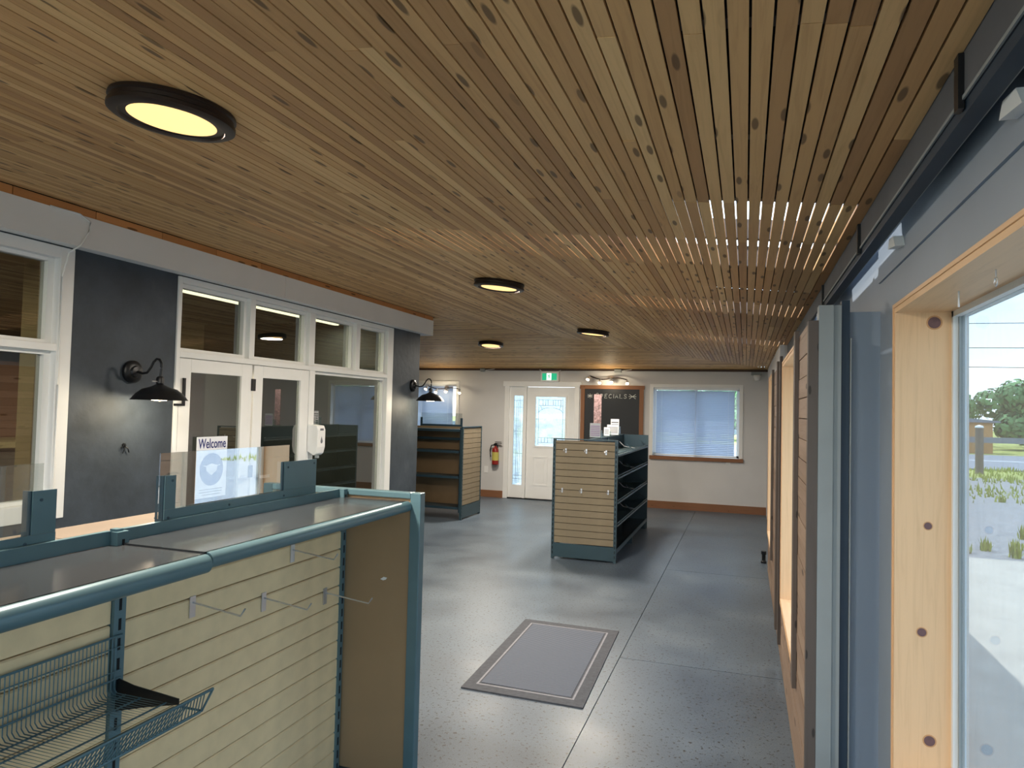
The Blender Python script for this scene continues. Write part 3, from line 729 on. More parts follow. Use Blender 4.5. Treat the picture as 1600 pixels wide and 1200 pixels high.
# frames (white joinery)
def lwin(n, y0, y1, bars, zt, za, zb_low, z_up, low=True, mull=None):
    pass
g1 = struct('window_7')
mb = MB(); xf = XW + .015; xb = XW - .11
def fr(mb, y0, y1, z0, z1, d=0): mb.box(xb + d, xf - d, y0, y1, z0, z1)
fr(mb, 3.075, 3.17, .9, 2.53); fr(mb, 1.52, 3.075, 2.46, 2.53); fr(mb, 1.52, 3.075, 1.90, 1.945); fr(mb, 1.52, 1.6, .9, 2.46); fr(mb, 1.6, 3.075, .9, 1.0)
mb.build('frame', M['white'], g1, bevel=.004)
mb = MB()
for za, zb in ((1.0, 1.90), (1.945, 2.46)):
    mb.box(xb + .02, xf - .05, 3.035, 3.075, za, zb); mb.box(xb + .02, xf - .05, 1.6, 1.64, za, zb); mb.box(xb + .02, xf - .05, 1.64, 3.035, zb - .022, zb); mb.box(xb + .02, xf - .05, 1.64, 3.035, za, za + .022)
mb.build('glazing_bead', M['white'], g1)
bx('pane', M['glassin'], g1, XW - .07, XW - .066, 1.64, 3.035, 1.02, 1.88); bx('pane', M['glassin'], g1, XW - .07, XW - .066, 1.64, 3.035, 1.965, 2.44)
g0 = struct('window_8')
mb = MB(); fr(mb, -2.2, -2.1, .9, 2.5); fr(mb, 1.25, 1.35, .9, 2.5); fr(mb, -2.1, 1.25, 2.42, 2.5); fr(mb, -2.1, 1.25, 1.9, 1.95); fr(mb, -2.1, 1.25, .9, 1.0); mb.build('frame', M['white'], g0)
bx('pane', M['glassin'], g0, XW - .07, XW - .066, -2.1, 1.25, 1.0, 1.9); bx('pane', M['glassin'], g0, XW - .07, XW - .066, -2.1, 1.25, 1.95, 2.42)
g2 = struct('window_9')
mb = MB()
fr(mb, 4.0, 4.035, 0, 2.53); fr(mb, 7.13, 7.26, 0, 2.53); fr(mb, 4.035, 7.13, 2.485, 2.53)
fr(mb, 4.035, 7.13, 1.94, 1.985); fr(mb, 5.635, 5.72, 0, 1.94); fr(mb, 4.775, 4.84, 1.985, 2.485); fr(mb, 5.61, 5.70, 1.985, 2.485); fr(mb, 6.44, 6.52, 1.985, 2.485); fr(mb, 5.72, 7.13, 0, .35)
mb.build('frame', M['white'], g2, bevel=.004)
for a, b, za, zb in ((4.035, 4.775, 1.985, 2.485), (4.84, 5.61, 1.985, 2.485), (5.70, 6.44, 1.985, 2.485), (6.52, 7.13, 1.985, 2.485), (5.72, 7.13, .35, 1.94)):
    mb = MB(); s = .028
    mb.box(xb + .02, xf - .045, a, a + s, za, zb); mb.box(xb + .02, xf - .045, b - s, b, za, zb); mb.box(xb + .02, xf - .045, a + s, b - s, za, za + s); mb.box(xb + .02, xf - .045, a + s, b - s, zb - s, zb)
    mb.build('glazing_bead', M['white'], g2)
    bx('pane', M['glassin'], g2, XW - .07, XW - .066, a + s, b - s, za + s, zb - s)
def door_leaf(n, a, b, handle_y, hin):
    dd = struct('door_%d' % n)
    wall_boxes(MB(), 'X', XW - .035, XW + .008, a, b, .02, 1.935, [(a + .115, b - .125, .25, 1.835)]).build('door_leaf', M['white'], dd, bevel=.003)
    bx('door_glass', M['glassin'], dd, XW - .016, XW - .012, a + .115, b - .125, .25, 1.835)
    mb = MB(); mb.lathe((XW + .008, handle_y, 1.0), [(.028, 0), (.028, .008), (.012, .01), (.012, .05)], 14, 'X'); mb.box(XW + .05, XW + .064, handle_y - .012, handle_y + .1 * hin, .988, 1.012); mb.build('handle', M['chrome'], dd)
    for z in (.25, 1.0, 1.72):
        yh = a if hin > 0 else b
        bx('hinge', M['black'], dd, XW + .0085, XW + .018, yh - .012, yh + .012, z, z + .1)
door_leaf(2, 4.04, 4.832, 4.75, -1); door_leaf(3, 4.856, 5.63, 4.93, 1)
t = MB(); t.box(XW + .0155, XW + .03, 4.065, 4.085, 1.60, 1.79); t.box(XW + .0155, XW + .03, 3.99, 4.085, 1.585, 1.602); t.build('latch_bracket', M['black'], None, label='black bent metal bracket on the door post beside the near sconce', cat='bracket')
# interior beyond the left wall
ir = struct('inner_room')
bx('inner_floor', M['indark'], ir, -9.6, XW - .17, BACK, 7.85, .001, .01)
bx('inner_ceiling', M['inceil'], ir, -9.6, XW - .165, BACK, 7.85, 2.68, 2.72)
bx('inner_back_wall', M['indark'], ir, -9.6, -9.4, BACK, 7.85, .01, 2.68)
bx('inner_end_wall', M['indark'], ir, -9.4, XW - .17, 7.75, 7.85, .01, 2.68)
bx('inner_near_wall', M['indark'], ir, -9.4, XW - .17, BACK, BACK + .1, .01, 2.68)
bx('inner_post', M['incream'], ir, -5.28, -5.12, 3.86, 3.98, .01, 2.68)
bx('inner_post', M['indark'], ir, -5.28, -5.12, 3.985, 4.3, .01, 2.68)
wbx('inner_wood_wall', M['inwood'], ir, -7.6, -7.5, 3.0, 6.6, .01, 2.0, ax=1)
bx('inner_cream_wall', M['incream'], ir, -7.2, -7.1, 6.9, 7.75, .01, 2.68)
t = thing('cooler', (-6.4, 8.0, .01), 'dark upright glass door cooler inside the inner room', 'cooler')
bx('cabinet', M['indark'], t, -6.75, -6.0, 6.6, 7.4, .01, 2.0); bx('cooler_door', M['glassin'], t, -6.74, -6.01, 6.57, 6.595, .15, 1.9); MB().box(-6.39, -6.36, 6.55, 6.57, .15, 1.9).build('door_edge', M['chrome'], t)
t = thing('inner_counter', (-6.9, 4.4, .01), 'dark counter with a tap seen through the left window', 'counter')
bx('cabinet', M['indark'], t, -7.3, -6.5, 3.2, 5.6, .01, 1.15); bx('worktop', M['incream'], t, -7.35, -6.45, 3.15, 5.65, 1.15, 1.2)
MB().tube([(-6.8, 4.6, 1.2), (-6.8, 4.6, 1.5), (-6.78, 4.56, 1.6), (-6.72, 4.5, 1.62), (-6.68, 4.44, 1.58), (-6.68, 4.44, 1.52)], .02, 8).build('tap', M['black'], t, smooth=True)
t = thing('strip_light', (-4.9, 6.8, 2.60), 'long thin glowing strip lamp inside behind the transom panes', 'lamp')
bx('tube', M['ledstrip'], t, -4.93, -4.87, 4.4, 7.6, 2.62, 2.645); bx('channel', M['white'], t, -4.94, -4.86, 4.4, 7.6, 2.645, 2.68)
ld = bpy.data.lights.new('inner_glow', 'AREA'); ld.shape = 'RECTANGLE'; ld.size = .06; ld.size_y = 3.1; ld.energy = 45; ld.color = (1, .85, .62)
lo = bpy.data.objects.new('inner_glow', ld); C.objects.link(lo); lo.location = (-4.9, 6.0, 2.61)
ld = bpy.data.lights.new('inner_glow', 'AREA'); ld.size = .3; ld.energy = 25; ld.color = (1, .85, .62)  # added fill light without a fixture, brightens the dark inner room
lo = bpy.data.objects.new('inner_glow', ld); C.objects.link(lo); lo.location = (-5.6, 2.2, 2.6)

# cable on the beam
pts = [(-3.822, 2.93, 2.73), (-3.82, 3.011, 2.73), (-3.818, 3.115, 2.732), (-3.82, 3.19, 2.70), (-3.822, 3.186, 2.64), (-3.822, 3.139, 2.55), (-3.87, 3.10, 2.50), (-3.90, 3.085, 2.35), (-3.90, 3.09, 1.70), (-3.90, 3.09, 1.05)]
MB().tube(pts, .0055, 6).build('cable', M['white'], None, smooth=True, label='loose white cable looping over the beam down the window casing', cat='cable')
t = MB()
for a, b in (((3.593, 1.32), (3.588, 1.29)), ((3.593, 1.315), (3.56, 1.30)), ((3.593, 1.315), (3.575, 1.265)), ((3.595, 1.31), (3.625, 1.27))): t.tube([(XW + .004, a[0], a[1]), (XW + .02, (a[0] + b[0]) / 2, (a[1] + b[1]) / 2 + .008), (XW + .015, b[0], b[1])], .004, 5)
t.lathe((XW + .001, 3.593, 1.318), [(.014, 0), (.014, .008)], 10, 'X'); t.build('wire_stub', M['black'], None, label='bunch of cut black wires sticking out of the dark wall', cat='wire')

# wall sconces
def sconce(y, z, label, sc=1):
    t = thing('wall_sconce', (XW, y, z), label, 'lamp', None)
    MB().lathe((XW + .0005, y, z), [(.075, 0), (.075, .022), (.066, .032), (.04, .036), (.034, .05), (.012, .055)], 24, 'X').build('wall_plate', M['black'], t, smooth=True)
    pts = []
    P = [(0.05, 0, 0), (.10, 0, -.012), (.14, 0, -.005), (.17, 0, .03), (.19, 0, .065), (.215, 0, .085), (.24, 0, .082), (.258, 0, .055), (.258, 0, .02), (.252, 0, -.03)]
    for i in range(len(P) - 1):
        for k in range(3):
            f = k / 3; pts.append(tuple(P[i][j] + (P[i + 1][j] - P[i][j]) * f for j in range(3)))
    pts.append(P[-1])
    MB().tube([(XW + a, y, z + c) for a, b, c in pts], .008, 8).build('arm', M['black'], t, smooth=True)
    cx = XW + .25; zz = z - .03
    s = MB().lathe((cx, y, zz), [(.016, 0), (.024, -.012), (.024, -.045), (.018, -.05), (.03, -.055), (.03, -.062)], 16).build('socket', M['black'], t, smooth=True)
    MB().tube([(cx, y - .02, zz - .035), (cx, y - .062, zz - .035)], .005, 6).build('knob', M['chrome'], s)
    MB().lathe((cx, y, zz - .055), [(.028, 0), (.055, -.014), (.105, -.03), (.145, -.062), (.172, -.098), (.176, -.102), (.170, -.1), (.14, -.066), (.10, -.036), (.05, -.02), (.02, -.008)], 32).build('shade', M['black'], t, smooth=True)
    MB().lathe((cx, y, zz - .065), [(.02, 0), (.03, -.03), (.05, -.055), (.06, -.075), (.06, -.082), (.045, -.094), (.0, -.098)], 20).build('bulb', M['bulb'], t, smooth=True)
    ld = bpy.data.lights.new('bulb_glow', 'POINT'); ld.energy = 2.2; ld.color = (1, .85, .6); ld.shadow_soft_size = .05
    lo = bpy.data.objects.new('bulb_glow', ld); C.objects.link(lo); lo.parent = t; lo.location = (.25, 0, -.24)
    return t
sconce(3.628, 1.81, 'black gooseneck barn sconce on the dark wall left of the glass doors')
sconce(7.80, 1.882, 'black gooseneck barn sconce on the end of the dark wall farther away')

# ceiling lights
def ceiling_light(x, y, label, plane='A'):
    z = zA(x) if plane == 'A' else zB(y)
    t = thing('ceiling_light', (x, y, z - .06), label, 'lamp', 'round ceiling lights')
    rot = Matrix.Rotation(math.atan(.1), 4, 'Y') if plane == 'A' else Matrix.Rotation(-math.atan(.11), 4, 'X')
    def tilt(o):
        o.data.transform(Matrix.Translation(-Vector((0, 0, z)) + Vector((0, 0, 0))) if False else Matrix.Identity(4)); return o
    def mk(name, prof, mat, par):
        mb = MB(); mb.lathe((0, 0, 0), prof, 48); mb.v = [rot @ v + Vector((x, y, z)) for v in mb.v]
        return mb.build(name, mat, par, smooth=True)
    mk('housing', [(.175, .001), (.19, -.003), (.192, -.014), (.186, -.018), (.186, -.030), (.192, -.034), (.192, -.046), (.182, -.052), (.160, -.054), (.157, -.046)], M['bronze'], t)
    mk('diffuser', [(.158, -.045), (.1, -.0475), (.0, -.0485)], M['diffuser'], t)
    ld = bpy.data.lights.new('lamp_glow', 'AREA'); ld.shape = 'DISK'; ld.size = .28; ld.energy = 20; ld.color = (1, .90, .76)
    lo = bpy.data.objects.new('lamp_glow', ld); C.objects.link(lo); lo.parent = t; lo.location = (0, 0, .06 - .06)
    return t
ceiling_light(-1.777, 1.767, 'round bronze ceiling light with glowing diffuser, the large nearest one')
ceiling_light(-1.777, 4.94, 'round bronze ceiling light in the middle of the ceiling, second nearest')
ceiling_light(-1.72, 8.10, 'round bronze ceiling light farthest right, near the mitre line')
ceiling_light(-3.65, 9.83, 'smallest round ceiling light, on the planks running across by the far wall', 'B')
ceiling_light(-1.777, -1.4, 'extra round bronze ceiling light added out of view behind the viewpoint')  # unseen lamp added behind the camera to raise the room light

# ------------------------------------------------------------------ shelving
def hook(name, loc, dirv, L_=.15, label='chrome slatwall hook', group=None, cat='hook', drop=-.02):
    """peg hook: loc on slat face; dirv = outward unit"""
    loc = Vector(loc); d_ = Vector(dirv); t = thing(name, loc, label, cat, group); side = Vector((0, 0, 1)).cross(d_)
    mb = MB(); a = loc + d_ * .001
    pts = [a - side * .011 + Vector((0, 0, -.062)), a + side * .011 + Vector((0, 0, -.062)), a + side * .011, a - side * .011]
    mb.poly(pts, d_ * .003); mb.build('hook_plate', M['chrome'], t)
    c = loc + d_ * .004 + Vector((0, 0, -.018))
    MB().tube([c, c + d_ * L_ + Vector((0, 0, drop)), c + d_ * (L_ + .015) + Vector((0, 0, drop + .022))], .0026, 6).build('hook_arm', M['chrome'], t, smooth=True)
    return t

def upright(parent, x0, x1, y0, y1, z0, z1, face, step=.0254 * 2, slot=.03, um='teal'):
    u = bx('upright', M[um], parent, x0, x1, y0, y1, z0, z1)
    mb = MB(); z = z0 + .05; 
    while z < z1 - .04:
        if face == '+X': mb.box(x1 + .0002, x1 + .001, (y0 + y1) / 2 - .004, (y0 + y1) / 2 + .004, z, z + slot)
        elif face == '-Y': mb.box((x0 + x1) / 2 - .004, (x0 + x1) / 2 + .004, y0 - .001, y0 - .0002, z, z + slot)
        z += step
    mb.build('slots', M['hole'], u, kind='stuff')
    return u

# near counter: double-sided low gondola
XS = -1.56; ZC = 1.28; YE = 2.50
ct = thing('display_counter', (-1.56, 1.2, 0), 'long teal steel display counter with tan slatwall front in the near left', 'counter')
secs = [(1.413, YE), (.33, 1.413), (-.75, .33)]
pitchS = .0725
for a, b in secs:
    y0_, y1_ = a + .02, b - .02
    if b == YE: y1_ = b - .012
    z = .175
    zt = 1.235
    while z < zt:
        z1 = min(zt, z + pitchS - .005)
        mb = MB(); x_ = XS + .022
        c = .004
        # slat with chamfered top edge
        pr = [(x_ - .018, z), (x_, z), (x_, z1 - c), (x_ - c, z1), (x_ - .018, z1)]
        mb.poly([(p[0], y0_, p[1]) for p in pr], (0, y1_ - y0_, 0)); mb.build('slat', M['mdf'], ct)
        z += pitchS
    bx('back_panel', M['hole'], ct, XS - .006, XS + .004, y0_, y1_, .17, 1.235)
    bx('base_deck', M['tealD'], ct, XS + .022, -1.235, y0_, y1_ if b != YE else YE, .14, .172)
    bx('kick_plate', M['tealD'], ct, -1.262, -1.25, y0_, y1_ if b != YE else YE, .01, .139)
    bx('back_deck', M['tealD'], ct, -1.90, XS - .01, y0_, y1_, .14, .172)
    bx('rear_panel', M['mdf2'], ct, XS - .012, XS - .0065, y0_, y1_, .17, 1.235)
    # top shelf with rounded nosing
    drop = 0 if b == YE else .004
    yb_ = b - .004 if b == YE else b - .002
    mb = MB(); mb.box(XS + .012, -1.262, a + .002, yb_, ZC - .044 - drop, ZC - .032 - drop); sh = mb.build('top_shelf', M['top'], ct)
    rr = .021 + drop * .6
    mb = MB(); prof = [(-1.262 + rr * math.sin(t_), ZC - .032 - drop - rr + rr * math.cos(t_)) for t_ in [math.pi * k / 10 for k in range(11)]]
    prof = [(-1.268, prof[0][1])] + prof + [(-1.268, prof[-1][1])]
    mb.poly([(p[0], a + .002, p[1]) for p in prof], (0, yb_ - a - .002, 0)); mb.build('nosing', M['teal'], sh, smooth=True)
    bx('rear_shelf', M['rear'], ct, -1.89, XS - .013, a + .002, yb_, ZC - .050, ZC - .038)
    bx('spine_rail', M['teal'], ct, XS - .008, XS + .008, a + .012, yb_ - .012, ZC - .036, ZC)
for y in (1.413, .33, -.75): upright(ct, XS + .004, XS + .032, y - .018, y + .018, .01, ZC - .002, '+X')
upright(ct, XS + .004, XS + .030, YE - .034, YE - .008, .01, ZC, '+X')
for y in (1.413,): bx('rail_clip', M['teal'], ct, XS - .004, XS + .02, y - .01, y + .01, ZC - .03, ZC + .004)
ep = bx('end_panel', M['mdf2'], ct, XS + .02, -1.25, YE + .004, YE + .018, .14, ZC - .006)
mb = MB(); mb.box(-1.25, -1.205, YE - .002, YE + .04, 0, ZC); mb.box(-1.90, -1.25, YE - .002, YE + .04, ZC - .024, ZC); mb.box(-1.90, -1.86, YE - .002, YE + .04, 0, ZC - .024); mb.box(-1.86, -1.25, YE - .002, YE + .04, 0, .14)
mb.build('end_frame', M['teal'], ep, bevel=.003)
bx('end_panel', M['mdf2'], ct, -1.86, XS - .013, YE + .004, YE + .018, .14, ZC - .024)
MB().poly([(-1.375, YE + .0032, .93), (-1.36, YE + .0032, .94), (-1.345, YE + .0032, .938), (-1.35, YE + .0032, .93), (-1.362, YE + .0032, .926)], (0, .0006, 0)).build('paint_chip', M['white'], ct)
# paint chips on the counter edge
for (p, s) in (((-1.24, 1.33, ZC - .036), .012), ((-1.243, 1.36, ZC - .034), .008), ((-1.238, 1.30, ZC - .04), .009)): pass
# sneeze guard holders and acrylic
def guard(y0, y1, zt, mat, label, loc):
    g = thing('sneeze_guard', loc, label, 'screen')
    bx('guard_rail', M['teal'], g, XS - .012, XS - .009, y0, y1 + .19, ZC - .03, ZC + .024)
    return g
g = thing('sneeze_guard', (XS - .01, 1.85, ZC - .03), 'clear acrylic screen in teal brackets on the counter before the glass doors', 'screen')
bx('guard_rail', M['teal'], g, XS - .0125, XS - .0085, 1.585, 2.325, ZC - .03, ZC + .028)
bx('bracket', M['teal'], g, XS - .0125, XS - .0085, 1.585, 1.625, ZC + .0285, ZC + .125); bx('bracket_flange', M['tealD'], g, XS - .04, XS - .013, 1.583, 1.587, ZC - .03, ZC + .125)
bx('bracket', M['teal'], g, XS - .0125, XS - .0085, 2.13, 2.325, ZC + .0285, ZC + .13)
bx('bracket_flange', M['tealD'], g, XS - .04, XS - .013, 2.128, 2.132, ZC - .03, ZC + .13)
ac = MB().box(-.00175, .00175, -.295, .295, 0, .186).build('acrylic_sheet', M['acryl'], g, origin=(0, 0, 0)); ac.location = (-.010, .02, .034); ac.rotation_euler = (0, 0, math.radians(-.2))
bx('rear_ledge', M['teal'], g, XS - .06, XS - .0235, 1.60, 2.13, ZC - .002, ZC + .002)
for y, z in ((1.612, ZC + .11), (2.15, ZC + .11), (2.31, ZC + .115), (1.60, ZC + .004), (1.85, ZC + .012), (2.13, ZC + .01)):
    MB().lathe((XS - .0085, y, z), [(.004, 0), (.004, .0015), (.002, .002)], 10, 'X').build('screw', M['tealD'], g)
g = thing('sneeze_guard', (XS - .01, .8, ZC - .03), 'dim scratched acrylic screen in teal brackets at the left picture edge', 'screen')
bx('guard_rail', M['teal'], g, XS - .0125, XS - .0085, .35, 1.255, ZC - .03, ZC + .02)
bx('bracket', M['teal'], g, XS - .0125, XS - .0085, 1.195, 1.254, ZC + .0205, ZC + .122); bx('bracket_flange', M['tealD'], g, XS - .04, XS - .013, 1.193, 1.197, ZC - .03, ZC + .122)
bx('bracket', M['teal'], g, XS - .0125, XS - .0085, .35, .54, ZC + .0205, ZC + .122)
bx('acrylic_sheet', M['acryl2'], g, XS - .021, XS - .0175, .42, 1.225, ZC + .004, ZC + .185)
for y, z in ((1.215, ZC + .10), (1.18, ZC + .002)): MB().lathe((XS - .0085, y, z), [(.004, 0), (.004, .0015), (.002, .002)], 10, 'X').build('screw', M['tealD'], g)
# slatwall hooks on the counter
xf_ = XS + .0225
for i, (y, z, lab) in enumerate(((1.672, 1.048, 'chrome peg hook nearest the wire basket, leftmost on the slatwall'), (1.996, .981, 'chrome peg hook second from the left on the slatwall'), (2.146, 1.115, 'chrome peg hook just under the counter top, highest on the slatwall'), (2.362, .911, 'faint chrome peg hook beside the slotted post, rightmost on the slatwall'))):
    hook('slatwall_hook', (xf_, y, z), (1, 0, 0), .17 if i != 3 else .19, lab, 'hooks on the counter slatwall')

# wire basket shelf
wbk = thing('wire_basket', (-1.40, 1.0, .87), 'teal wire basket shelf with mesh front lip, hung on the counter slatwall', 'basket')
Y1 = 1.405; Y0 = .36; xb_ = -1.522; zb_ = .872; xf = -1.315; xt = -1.218; zt = .925
mb = MB(); r = .0016
n = int((Y1 - Y0) / .0105)
for i in range(n + 1):
    y = Y1 - .006 - i * .0105
    mb.tube([(xb_, y, 1.012), (xb_, y, zb_ + .01), (xb_ + .01, y, zb_), (xf, y, zb_)], r, 4)
mb.build('wires', M['teal'], wbk, kind='stuff')
mb = MB()
for z, rr in ((1.014, .003), (.985, .0016), (.925, .0016), (.905, .0026)): mb.tube([(xb_, Y0, z), (xb_, Y1 + .012, z)], rr, 6)
for x in (-1.49, -1.44, -1.36): mb.tube([(x, Y0, zb_ - .003), (x, Y1, zb_ - .003)], .0022, 6)
mb.build('rods', M['teal'], wbk)
lip = MB(); lip.tube([(xf, Y0, zb_), (xf, Y1 - .02, zb_)], .0035, 6); lip.tube([(xt, Y0, zt), (xt, Y1 + .0, zt)], .0035, 6); lip.tube([(xf, Y1 - .01, zb_), (xf + .068, Y1 - .002, zb_ - .004), (xt, Y1, zt)], .003, 6)
lip.tube([(xf + .065, Y0, zb_ - .006), (xf + .065, Y1 - .005, zb_ - .006)], .0035, 6); lo_ = lip.build('lip_frame', M['teal'], wbk)
mb = MB()
for i in range(n + 1):
    y = Y1 - i * .0105 - .004
    if y < Y0 + .03: break
    mb.tube([(xf + .066, y, zb_ - .005), (xt, y - .022, zt + .003)], r * .9, 4)
    if i > 5: mb.tube([(xf + .066, y - .022, zb_ - .005), (xt, y, zt + .003)], r * .9, 4)
mb.build('lip_mesh', M['teal'], wbk, kind='stuff')
mb = MB(); mb.poly([(XS + .034, Y1 + .004, .905), (XS + .034, Y1 + .004, .82), (-1.43, Y1 + .004, .845), (-1.325, Y1 + .004, .868), (-1.325, Y1 + .004, .882), (-1.47, Y1 + .004, .894)], (0, .003, 0)); mb.build('side_bracket', M['black'], wbk)

# far gondola in the middle
def tan_end(parent, axis, p, u0, u1, z0, z1, pitch, mat, sgn):
    z = z0
    while z < z1 - .01:
        zz = min(z1, z + pitch - .006); mb = MB()
        if axis == 'Y': mb.box(u0, u1, min(p, p + sgn * .016), max(p, p + sgn * .016), z, zz)
        else: mb.box(min(p, p + sgn * .016), max(p, p + sgn * .016), u0, u1, z, zz)
        mb.build('slat', mat, parent); z += pitch
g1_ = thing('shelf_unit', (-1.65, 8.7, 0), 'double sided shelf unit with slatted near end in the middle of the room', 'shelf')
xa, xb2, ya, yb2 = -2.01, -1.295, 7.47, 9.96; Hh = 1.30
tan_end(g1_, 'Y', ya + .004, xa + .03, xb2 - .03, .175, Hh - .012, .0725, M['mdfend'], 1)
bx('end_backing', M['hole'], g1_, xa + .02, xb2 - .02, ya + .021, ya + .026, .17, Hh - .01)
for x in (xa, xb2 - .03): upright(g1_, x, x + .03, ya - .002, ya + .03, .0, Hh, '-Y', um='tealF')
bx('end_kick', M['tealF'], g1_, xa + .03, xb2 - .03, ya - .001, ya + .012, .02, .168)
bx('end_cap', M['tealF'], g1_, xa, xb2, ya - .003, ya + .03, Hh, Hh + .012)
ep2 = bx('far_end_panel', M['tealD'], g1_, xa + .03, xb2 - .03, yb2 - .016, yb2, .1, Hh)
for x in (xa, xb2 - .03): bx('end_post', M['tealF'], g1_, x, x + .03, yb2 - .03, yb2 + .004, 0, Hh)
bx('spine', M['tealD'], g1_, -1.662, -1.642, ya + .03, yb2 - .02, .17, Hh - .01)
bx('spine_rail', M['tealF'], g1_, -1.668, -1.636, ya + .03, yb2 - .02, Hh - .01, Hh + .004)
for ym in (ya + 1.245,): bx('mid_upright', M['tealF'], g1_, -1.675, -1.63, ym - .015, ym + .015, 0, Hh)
for sgn in (1, -1):
    for zf in (1.17, .93, .665, .42):
        xo = -1.295 if sgn > 0 else -2.01; xi = -1.64 if sgn > 0 else -1.665
        for (a, b) in ((ya + .032, ya + 1.24), (ya + 1.25, yb2 - .034)):
            # tilted shelf: back edge lower than the lip
            mb = MB(); vs = [(xi, a, zf - .045), (xo, a, zf - .02), (xo, b, zf - .02), (xi, b, zf - .045)]
            mb.add(vs + [(v[0], v[1], v[2] - .012) for v in vs], BOXF); sh = mb.build('shelf', M['tealF'], g1_)
            mb = MB(); mb.tube([(xo, a, zf), (xo, b, zf)], .005, 6); mb.tube([(xo, a, zf - .032), (xo, b, zf - .032)], .008, 6)
            for f in range(11): yy_ = a + (b - a) * f / 10; mb.tube([(xo, yy_, zf), (xo, yy_, zf - .03)], .0015, 4)
            mb.build('shelf_lip', M['tealF'], sh)
            yd = a + .03
            mb = MB(); mb.tube([(xo, yd, zf + .002), (xo - sgn * .14, yd - .0, zf + .02), (xo - sgn * .2, yd, zf + .075)], .004, 5); mb.build('divider', M['chrome'], sh)
            mb = MB(); mb.tube([(xo + sgn * .004, b - .02, zf - .04), (xo - sgn * .1, b - .02, zf + .05)], .006, 5); mb.build('divider', M['tealD'], sh)
    bx('base_shelf', M['top'], g1_, *( (-1.64, -1.30) if sgn > 0 else (-2.0, -1.665)), ya + .032, yb2 - .032, .10, .125)
    xo = -1.297 if sgn > 0 else -2.008
    bx('base_lip', M['tealF'], g1_, min(xo, xo - sgn * .01), max(xo, xo - sgn * .01), ya + .032, yb2 - .032, .095, .14)
    for ym in (ya + 1.245, yb2 - .06): bx('foot', M['tealD'], g1_, *((-1.45, -1.31) if sgn > 0 else (-2.0, -1.86)), ym - .02, ym + .02, 0, .095)
for i, (x, z, lab) in enumerate(((-1.864, 1.205, 'upper left'), (-1.636, 1.205, 'upper middle'), (-1.418, 1.20, 'upper right'), (-1.898, .77, 'lower left'), (-1.683, .775, 'lower middle'), (-1.389, .775, 'lower right'))):
    t = thing('end_hook', (x, ya, z), '%s of six small hooks on the slatted end of the middle shelf unit' % lab, 'hook', 'hooks on the shelf end')
    bx('hook_plate', M['chrome'], t, x - .008, x + .008, ya - .001, ya + .003, z - .05, z)
    MB().tube([(x, ya - .003, z - .02), (x, ya - .09, z - .03), (x, ya - .10, z - .012)], .0035, 6).build('hook_arm', M['chrome'], t)
# brochures and sign on top of the unit
def holder(x, y, w_, h_, label, mat, tall=False, rows=6, z0=Hh + .0045):
    t = thing('brochure_holder', (x, y, z0), label, 'holder', 'holders on the middle shelf unit')
    bx('stand', M['holder'], t, x - w_ / 2 - .008, x + w_ / 2 + .008, y - .02, y + .04, z0, z0 + h_ * .55)
    c = bx('leaflet', M['paper'], t, x - w_ / 2, x + w_ / 2, y - .026, y - .0205, z0 + .01, z0 + h_)
    for k in range(rows):
        zz = z0 + .03 + (h_ - .05) * k / rows
        bx('print_line', mat, c, x - w_ / 2 + .008, x + w_ / 2 - .008, y - .0275, y - .0262, zz, zz + (h_ - .05) / rows * .5)
holder(-1.66, 8.06, .125, .175, 'white leaflet holder with lilac printed lines on the middle shelf unit', M['lilac'])
t = thing('tall_card_sign', (-1.66, 8.20, Hh + .0045), 'tall narrow printed card standing behind the lilac leaflets', 'sign')
bx('card', M['photo'], t, -1.715, -1.625, 8.197, 8.205, Hh + .02, Hh + .52); bx('card_base', M['holder'], t, -1.72, -1.62, 8.17, 8.23, Hh + .0045, Hh + .02)
holder(-1.655, 8.75, .07, .115, 'small grey leaflet holder between the two larger stacks', M['greyprint'], rows=4)
holder(-1.66, 9.2, .15, .14, 'wide white leaflet holder nearest the blackboard', M['greyprint'], rows=5)
holder(-1.655, 9.32, .11, .215, 'taller white leaflet holder right behind the wide one', M['greyprint'], rows=5)

# left far gondola, runs along X
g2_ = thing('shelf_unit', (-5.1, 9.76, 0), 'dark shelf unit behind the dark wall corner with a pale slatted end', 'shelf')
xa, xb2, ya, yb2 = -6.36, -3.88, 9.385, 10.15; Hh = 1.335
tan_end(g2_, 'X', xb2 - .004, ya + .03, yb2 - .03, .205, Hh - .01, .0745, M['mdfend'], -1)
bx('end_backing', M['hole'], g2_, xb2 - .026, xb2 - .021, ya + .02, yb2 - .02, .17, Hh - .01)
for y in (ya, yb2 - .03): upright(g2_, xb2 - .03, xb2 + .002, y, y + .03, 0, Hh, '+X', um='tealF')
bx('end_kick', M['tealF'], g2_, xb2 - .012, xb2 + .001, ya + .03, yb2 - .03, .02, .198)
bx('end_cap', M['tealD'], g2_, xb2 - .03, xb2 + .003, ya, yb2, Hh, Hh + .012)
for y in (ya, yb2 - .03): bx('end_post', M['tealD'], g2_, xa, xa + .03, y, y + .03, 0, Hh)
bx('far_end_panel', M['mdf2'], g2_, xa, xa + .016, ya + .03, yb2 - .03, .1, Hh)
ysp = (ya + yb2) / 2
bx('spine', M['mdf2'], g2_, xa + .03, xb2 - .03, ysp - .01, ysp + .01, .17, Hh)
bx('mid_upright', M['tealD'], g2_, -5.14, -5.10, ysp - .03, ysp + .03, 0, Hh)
bx('end_liner', M['tealD'], g2_, xb2 - .06, xb2 - .031, ya + .03, yb2 - .03, .1, Hh)
